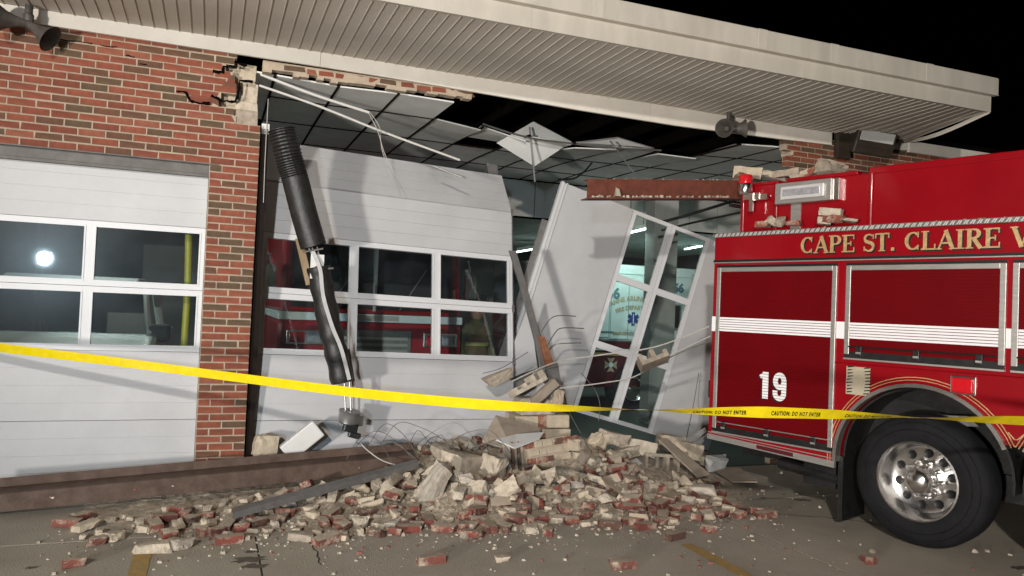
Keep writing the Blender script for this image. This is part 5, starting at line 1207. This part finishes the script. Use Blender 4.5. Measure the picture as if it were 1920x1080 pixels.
hero(1085, 870, -.8, (.40, .10, .05), (0, -30, 35), 'board', 'pale broken board poking up from the heap', 'board', cut=.5, name='board_piece')
hero(1290, 845, -.3, (.3, .2, .2), (0, 12, 12), 'cmu_yellow', 'cream cement block leaning under the tan plank', cut=.2)
hero(1345, 868, -.35, (.34, .12, .16), (20, 0, 10), 'white_panel', 'crumpled white panel piece under the engine tail', 'panel', cut=.7, name='panel_piece')
hero(905, 985, -1.62, (.22, .13, .10), (10, -6, 18), 'cmu', 'pale hollow block fragment on the concrete at the front of the pile', cut=.4)
b = MB(); p = fac(566, 826, -.1); b.box((-.19, -.05, -.09), (.19, .05, .09), M4.Translation(p) @ M4.Rotation(R(-40), 4, 'Y')); tag(b.build('white_case', K['white_plastic'], bevel=.012), 'white plastic case lying tilted at the foot of the second door', 'case')
hero(1100, 838, -.15, (.34, .22, .18), (10, 12, 25), 'cmu', 'dusty grey block piece at the back of the heap under the door corner', cut=.4)
hero(1165, 850, -.45, (.36, .2, .12), (-6, -8, 12), 'cmu', 'flat pale block piece in front of the grey block atop the heap', cut=.3)
hero(1255, 832, -.1, (.30, .24, .22), (0, 6, -14), 'cmu', 'squared pale block behind the hollow block', cut=.2)
hero(1320, 860, .05, (.34, .2, .2), (8, 14, 20), 'cmu', 'whitish block pieces heaped beside the engine tail', cut=.5)
# hollow blocks
hm = hollow(3, .40, .20, .19)
put('hollow_block', hm, fac(1235, 868, -.5), (84, 4, -6), 'hollow cement block with three square cells facing out', 'block')
put('hollow_block', hollow(3, .40, .17, .19, .04, 3), fac(985, 716, -.12), (70, -24, 8), 'broken hollow block with open cells on top of the broken pier', 'block')
put('hollow_block', hollow(2, .30, .16, .19, .045, 5), fac(1222, 670, -.72), (60, -22, -14), 'broken hollow block caught hanging on the stretched cables', 'block')
hero(935, 708, -.05, (.34, .16, .12), (0, -24, 0), 'cmu', 'jagged pale block on top of the broken pier left of the plate', cut=.6)
hero(1020, 735, -.14, (.36, .06, .10), (0, -38, 4), 'board', 'dusty plank slanting across the broken pier', 'board', cut=.2, name='plank')
hero(1045, 748, -.1, (.12, .14, .24), (0, 12, 0), 'mortar', 'upright lump of mortared masonry on the broken pier', 'masonry', cut=.5, name='masonry_lump')
# planks and boards on the heap
b = MB(); b.prism([fac(1234, 826, -.55), fac(1250, 824, -.52), fac(1330, 890, -1.0), fac(1308, 896, -1.04)], (0, .0, .016)); tag(b.build('plank', K['board']), 'tan flat plank sloping down the right side of the heap', 'board')
b = MB(); b.prism([fac(905, 830, -.3), fac(930, 782, -.16), fac(1015, 806, -.2), fac(1010, 818, -.32), fac(960, 845, -.5)], (0, .015, .02)); tag(b.build('fibre_board', K['board']), 'broken brown fibre board leaning on the pier block', 'board')
b = MB(); b.prism([fac(930, 826, -.5), fac(968, 816, -.4), fac(1020, 812, -.4), fac(1012, 824, -.5), fac(965, 842, -.62)], (0, .0, .012)); tag(b.build('white_board', K['white_panel']), 'torn white panel lying on top of the masonry fragment', 'panel')
b = MB(); b.prism([fac(1110, 862, -.55), fac(1195, 862, -.5), fac(1210, 878, -.62), fac(1130, 880, -.68)], (0, 0, .014)); tag(b.build('white_board', K['white_panel']), 'flat grey-white panel lying in front of the hollow block', 'panel')
for pts, lab in (((1262, 842, 1322, 806), 'dark edged white door strip rising beside the engine tail'), ((1280, 850, 1326, 818), 'second white door strip rising beside the engine tail')):
    a, c = fac(pts[0], pts[1], -.2), fac(pts[2], pts[3], .2); b = MB(); b.ribbon([a, c], .06, (0, -1, .2), .02); tag(b.build('door_strip', K['white_panel']), lab, 'panel')
b = MB(); b.prism([gnd(1335, 880, .03), gnd(1372, 905, .03), gnd(1420, 905, .05), gnd(1385, 878, .06)], (0, 0, .012)); tag(b.build('fibre_board', K['board']), 'flat grey board lying on the concrete under the engine tail', 'board')
b = MB(); b.prism([fac(1075, 880, -1.0), fac(1083, 884, -1.0), fac(1180, 904, -1.0), fac(1178, 909, -1.0)], (0, .03, 0)); tag(b.build('steel_bar', K['steel']), 'grey steel bar lying across the middle of the heap', 'steel bar')
# lump of brickwork fallen whole in front of the pier, cores and mortar showing
MF = thing('masonry_fragment', 'fallen lump of brickwork still mortared together in front of the broken pier', 'masonry', tuple(fac(1020, 900, -.5)))
pm = fac(1022, 852, -.48); mm_ = M4.Translation(pm) @ M4.Rotation(R(-7), 4, 'Y') @ M4.Rotation(R(-14), 4, 'X') @ M4.Rotation(R(8), 4, 'Z')
MB().box((-.27, -.02, -.16), (.27, .14, .15), mm_).build('mortar_core', K['mortar'], MF)
rr = random.Random(4)
for r_ in range(4):
    x = -.28+(.05 if r_ % 2 else 0)
    while x < .26:
        L_ = rr.choice((.19, .12, .09)); a = MB(); d_ = rr.uniform(-.045, -.015)
        a.box((x, d_, -.155+r_*.078), (x+L_-.012, .06, -.155+r_*.078+.062), mm_); a.build('brick', K['cmu_yellow'] if rr.random() < .62 else K['brick_core'], MF, bevel=.006); x += L_
for k in range(5): MB().box((-.44+.035*k, -.06, -.17), (-.42+.035*k, .06, .13), mm_ @ M4.Rotation(R(6), 4, 'Y')).build('brick', K['brick_core'] if k % 2 else K['cmu'], MF)
for k, (dx, dz) in enumerate(((.34, .06), (.38, -.08))): 
    o = link('brick', hull(900+k, .16, .16, .13, .5, name='brick', mt=K['cmu_yellow']), MF, mm_ @ V((dx, .0, dz))); 
# rubble on the fire engine
GT = 'rubble pieces on the engine ledge'
def on_truck(px, py, rec, size, rot, mt, label, cut=.3, grp=None, nm='block_chunk', cat='block'):
    s, z = trk(px, py, rec); p = W0 + (-BACK)*s - NRM*rec; p.z = z
    return put(nm, hull(px+py, *size, cut, name=nm, mt=K[mt]), p, rot, label, cat, grp)
LL = iter(('pinkish brick lying at the rear end of the engine ledge', 'pale lump behind the first brick on the engine ledge', 'second pale lump on the engine ledge', 'flat pinkish brick on the engine ledge below the floodlight', 'cream half block at the foot of the small brick stack on the engine ledge', 'brown brick in the small stack on the engine ledge', 'top brick of the small stack on the engine ledge', 'flat mortar flake beside the brick stack on the engine ledge'))
for px, py, sz, rot, mt in ((1430, 421, (.14, .08, .06), (0, 0, -60), 'brick_core'), (1445, 414, (.10, .09, .08), (10, 20, 0), 'cmu'), (1462, 416, (.11, .09, .08), (0, -25, 20), 'cmu'), (1487, 419, (.16, .08, .055), (0, 0, -66), 'brick_core'),
                            (1545, 414, (.12, .09, .07), (0, 5, -40), 'cmu'), (1565, 411, (.19, .09, .075), (0, 6, -66), 'brick_core'), (1558, 398, (.20, .10, .075), (4, 8, -60), 'cmu'), (1592, 413, (.14, .10, .03), (0, 8, -30), 'cmu')):
    on_truck(px, py, .15, sz, rot, mt, next(LL), .35)
on_truck(1402, 327, .55, (.30, .22, .13), (0, 6, -40), 'cmu_yellow', 'large cream block resting above the lintel on the engine', .2)
on_truck(1390, 333, .42, (.14, .12, .08), (0, 10, 0), 'brick_core', 'pinkish brick piece under the large cream block on the engine', .4)
on_truck(1478, 325, .42, (.26, .12, .07), (0, -5, -60), 'cmu', 'dusty brick slab on top of the engine floodlight', .3)
on_truck(1455, 331, .50, (.30, .2, .08), (0, 18, -50), 'cmu', 'pale sloping fragment behind the engine floodlight', .6)
on_truck(1500, 329, .46, (.22, .12, .06), (0, -20, -40), 'mortar', 'jagged mortar piece tilted on the engine roof edge', .5)
on_truck(1522, 322, .50, (.2, .1, .07), (0, -28, -55), 'brick_core', 'red brick leaning on the engine roof edge', .3)
on_truck(1558, 318, .46, (.24, .2, .17), (0, 20, 10), 'cmu', 'pale pyramid-shaped block chunk on the engine roof', .7)
# crumbs on the lintel
cr = MB(); a0, dd, hb = LINTEL; rr = random.Random(6)
def crumb(b, p, s, r, flat=.6):
    vs = [V((r.uniform(.6, 1)*math.cos(t)*s, r.uniform(.6, 1)*math.sin(t)*s*r.uniform(.6, 1), -s*flat*.5)) for t in (0, 1.25, 2.5, 3.8, 5)]; rz = M4.Rotation(r.uniform(0, 6.3), 4, 'Z')
    top = [v*r.uniform(.5, .85)+V((0, 0, s*flat*r.uniform(.7, 1.2))) for v in vs]
    b.add([p+(rz @ v) for v in vs+top], [(4, 3, 2, 1, 0), (5, 6, 7, 8, 9)]+[(k, (k+1) % 5, 5+(k+1) % 5, 5+k) for k in range(5)])
for k in range(110):
    p = a0+dd*rr.uniform(.03, 1.6)+V((0, -rr.uniform(.01, .065), .008)); crumb(cr, p, rr.uniform(.01, .026), rr, .9)
for k in range(22): crumb(cr, a0+dd*rr.uniform(.1, 1.6)+V((0, rr.uniform(0, .05), hb+.016)), rr.uniform(.008, .018), rr)
crumb(cr, a0+dd*.30+V((0, -.03, .05)), .06, rr, 1.2)
o = stuff(cr.build('lintel_crumbs', K['crumb'])); tag(o, 'row of mortar crumbs along the flange of the lodged lintel', 'crumbs')
# film of settled dust round the heap: thin sheet, density falling away from the heap
def dust_mat():
    m = mat('settled_dust', (.40, .335, .255), .97, .2, 8); nt = m.node_tree; N = nt.nodes; L = nt.links; b_ = N['Principled BSDF']
    at = N.new('ShaderNodeVertexColor'); at.layer_name = 'density'; tc = N.new('ShaderNodeTexCoord'); n = N.new('ShaderNodeTexNoise'); n.inputs['Scale'].default_value = 3.2; n.inputs['Detail'].default_value = 10; n.inputs['Roughness'].default_value = .72
    L.new(tc.outputs['Object'], n.inputs['Vector']); mm = N.new('ShaderNodeMath'); mm.operation = 'MULTIPLY'; L.new(at.outputs[0], mm.inputs[0])
    r = N.new('ShaderNodeMapRange'); r.inputs['From Min'].default_value = .38; r.inputs['From Max'].default_value = .68; L.new(n.outputs['Fac'], r.inputs[0]); L.new(r.outputs[0], mm.inputs[1]); L.new(mm.outputs[0], b_.inputs['Alpha']); return m
vs = []; fs = []; dn = []; n1_, n2_ = 80, 44
for i in range(n1_+1):
    for j in range(n2_+1):
        x = -1.9+8.0*i/n1_; y = -3.6+3.2*j/n2_; vs.append((x, y, .0025)); d = max(0, yfront(x)-y); ex = max(0, -.6-x, x-4.6)
        dn.append(.85*math.exp(-(d/.5)**1.2)*math.exp(-(ex/.5)**2)*(0 if i in (0, n1_) or j == 0 else 1))
for i in range(n1_):
    for j in range(n2_): a = i*(n2_+1)+j; fs.append((a, a+n2_+1, a+n2_+2, a+1))
me = bpy.data.meshes.new('dust_film'); me.from_pydata(vs, [], fs); me.materials.append(dust_mat())
ca = me.color_attributes.new('density', 'FLOAT_COLOR', 'POINT')
for k, d in enumerate(dn): ca.data[k].color = (d, d, d, 1)
o = stuff(link('dust_film', me)); tag(o, 'film of pale dust settled on the concrete round the heap', 'dust')
# crumbs everywhere on the concrete
cr = MB(); rr = random.Random(9)
for k in range(2000):
    u = rr.random()
    if u < .62:
        x = rr.gauss(2.2, 1.6); y = yfront(x)+rr.gauss(.15, .35); 
    elif u < .82: x = rr.uniform(-2.5, 6); y = rr.uniform(-5, -1.2)
    else: x = rr.uniform(-1, 4.6); y = rr.uniform(-1.9, -.1)
    if not beam_clear(x, y) and y > -1: continue
    s = abs(rr.gauss(0, .011))+.004
    if rr.random() < .05: s *= 2.2
    crumb(cr, V((x, y, mound(x, y)+s*.2)), s, rr, .55)
o = stuff(cr.build('rubble_crumbs', K['crumb'], local=True)); tag(o, 'scatter of small pale mortar crumbs over the concrete', 'crumbs')
cr = MB()
for k in range(60): 
    t = rr.uniform(.1, .98); p = A0+(B_-A0)*t + V((0, rr.choice((.005, .12, .17, .2)), .075 + rr.choice((.0, .008)))); p.z += .0 if abs(p.y) else 0
    if p.y < A0.y+.02: p.z += .08
    crumb(cr, p, rr.uniform(.006, .025), rr, .5)
o = stuff(cr.build('beam_crumbs', K['crumb'])); tag(o, 'mortar crumbs and splashes on the long ground beam', 'crumbs')
cr = MB()
for k in range(120):
    s = rr.uniform(-1.95, .6); p = W0-BACK*s-NRM*rr.uniform(.02, .26); p.z = 2.572; crumb(cr, p, rr.uniform(.005, .02), rr)
o = stuff(cr.build('engine_crumbs', K['crumb'])); tag(o, 'mortar crumbs along the diamond-plate ledge of the engine', 'crumbs')

# ================================================================== SCENE LIGHTS behind the camera (one mirrored in the door glass, two added for the shadows and lit eaves)
def aim(o, p, tgt):
    d = (V(tgt)-V(p)).normalized(); o.matrix_basis = M4.Translation(p) @ d.to_track_quat('-Z', 'Y').to_matrix().to_4x4()
def scene_light(p, tgt, label, power, col, rad, cone, blend, base=0.0, glow=30, hs=.2):
    p = V(p); d = (V(tgt)-p).normalized(); t = thing('work_light', label, 'work light', (p.x, p.y, 0), 0)
    q = p-d*.16
    MB().tube([(q.x, q.y, .02), (q.x, q.y, q.z-.1)], .03, 10).build('mast', K['steel_pale'], t, True)
    for k in range(3):
        a = 2*math.pi*k/3+.4; h = min(1.2, q.z*.45); MB().tube([(q.x, q.y, h), (q.x+.55*math.cos(a), q.y+.55*math.sin(a), .0)], .018, 8).build('leg', K['steel_pale'], t, True)
    fr = frame(q, d.cross(V((0, 0, 1))), d.cross(V((0, 0, 1))).cross(d))
    MB().box((-hs, -.09, -hs*.75), (hs, .05, hs*.75), fr).build('lamp_housing', K['black'], t, bevel=.02)
    b = MB(); e = d.cross(V((0, 0, 1))).normalized(); f_ = e.cross(d).normalized(); c = p-d*.05
    b.prism([c-e*hs*.9-f_*hs*.65, c+e*hs*.9-f_*hs*.65, c+e*hs*.9+f_*hs*.65, c-e*hs*.9+f_*hs*.65], -d*.01); b.build('lamp_lens', emit_mat('lamp_glow', col, glow), t)
    L_ = bpy.data.lights.new('lamp', 'SPOT'); L_.energy = power; L_.color = col; L_.shadow_soft_size = rad; L_.spot_size = R(cone); L_.spot_blend = blend
    o = bpy.data.objects.new('lamp', L_); COL.objects.link(o); o.parent = t; o.matrix_parent_inverse = wmat(t).inverted(); aim(o, p, tgt)
scene_light(TOWER, (3.4, -.5, 1.3), 'tall work light on a mast behind the photographer', P_TOWER, (1, .95, .885), .16, 64, 1.0, glow=40)
scene_light(LOWLAMP, (.6, 0, .1), 'lower work light on a tripod mirrored in the intact door glass', P_LOW, (.66, .86, 1), .15, 42, 1.0, glow=300, hs=.15)
scene_light(NEARLAMP, (4.4, -.6, 6.4), 'low work light on the concrete left of the doors', P_NEAR, (1, .945, .88), .35, 80, 1.0, glow=20)
print('bricks', nL, nR, 'rubble', len(placed), cnt, 'objects', len(bpy.data.objects))
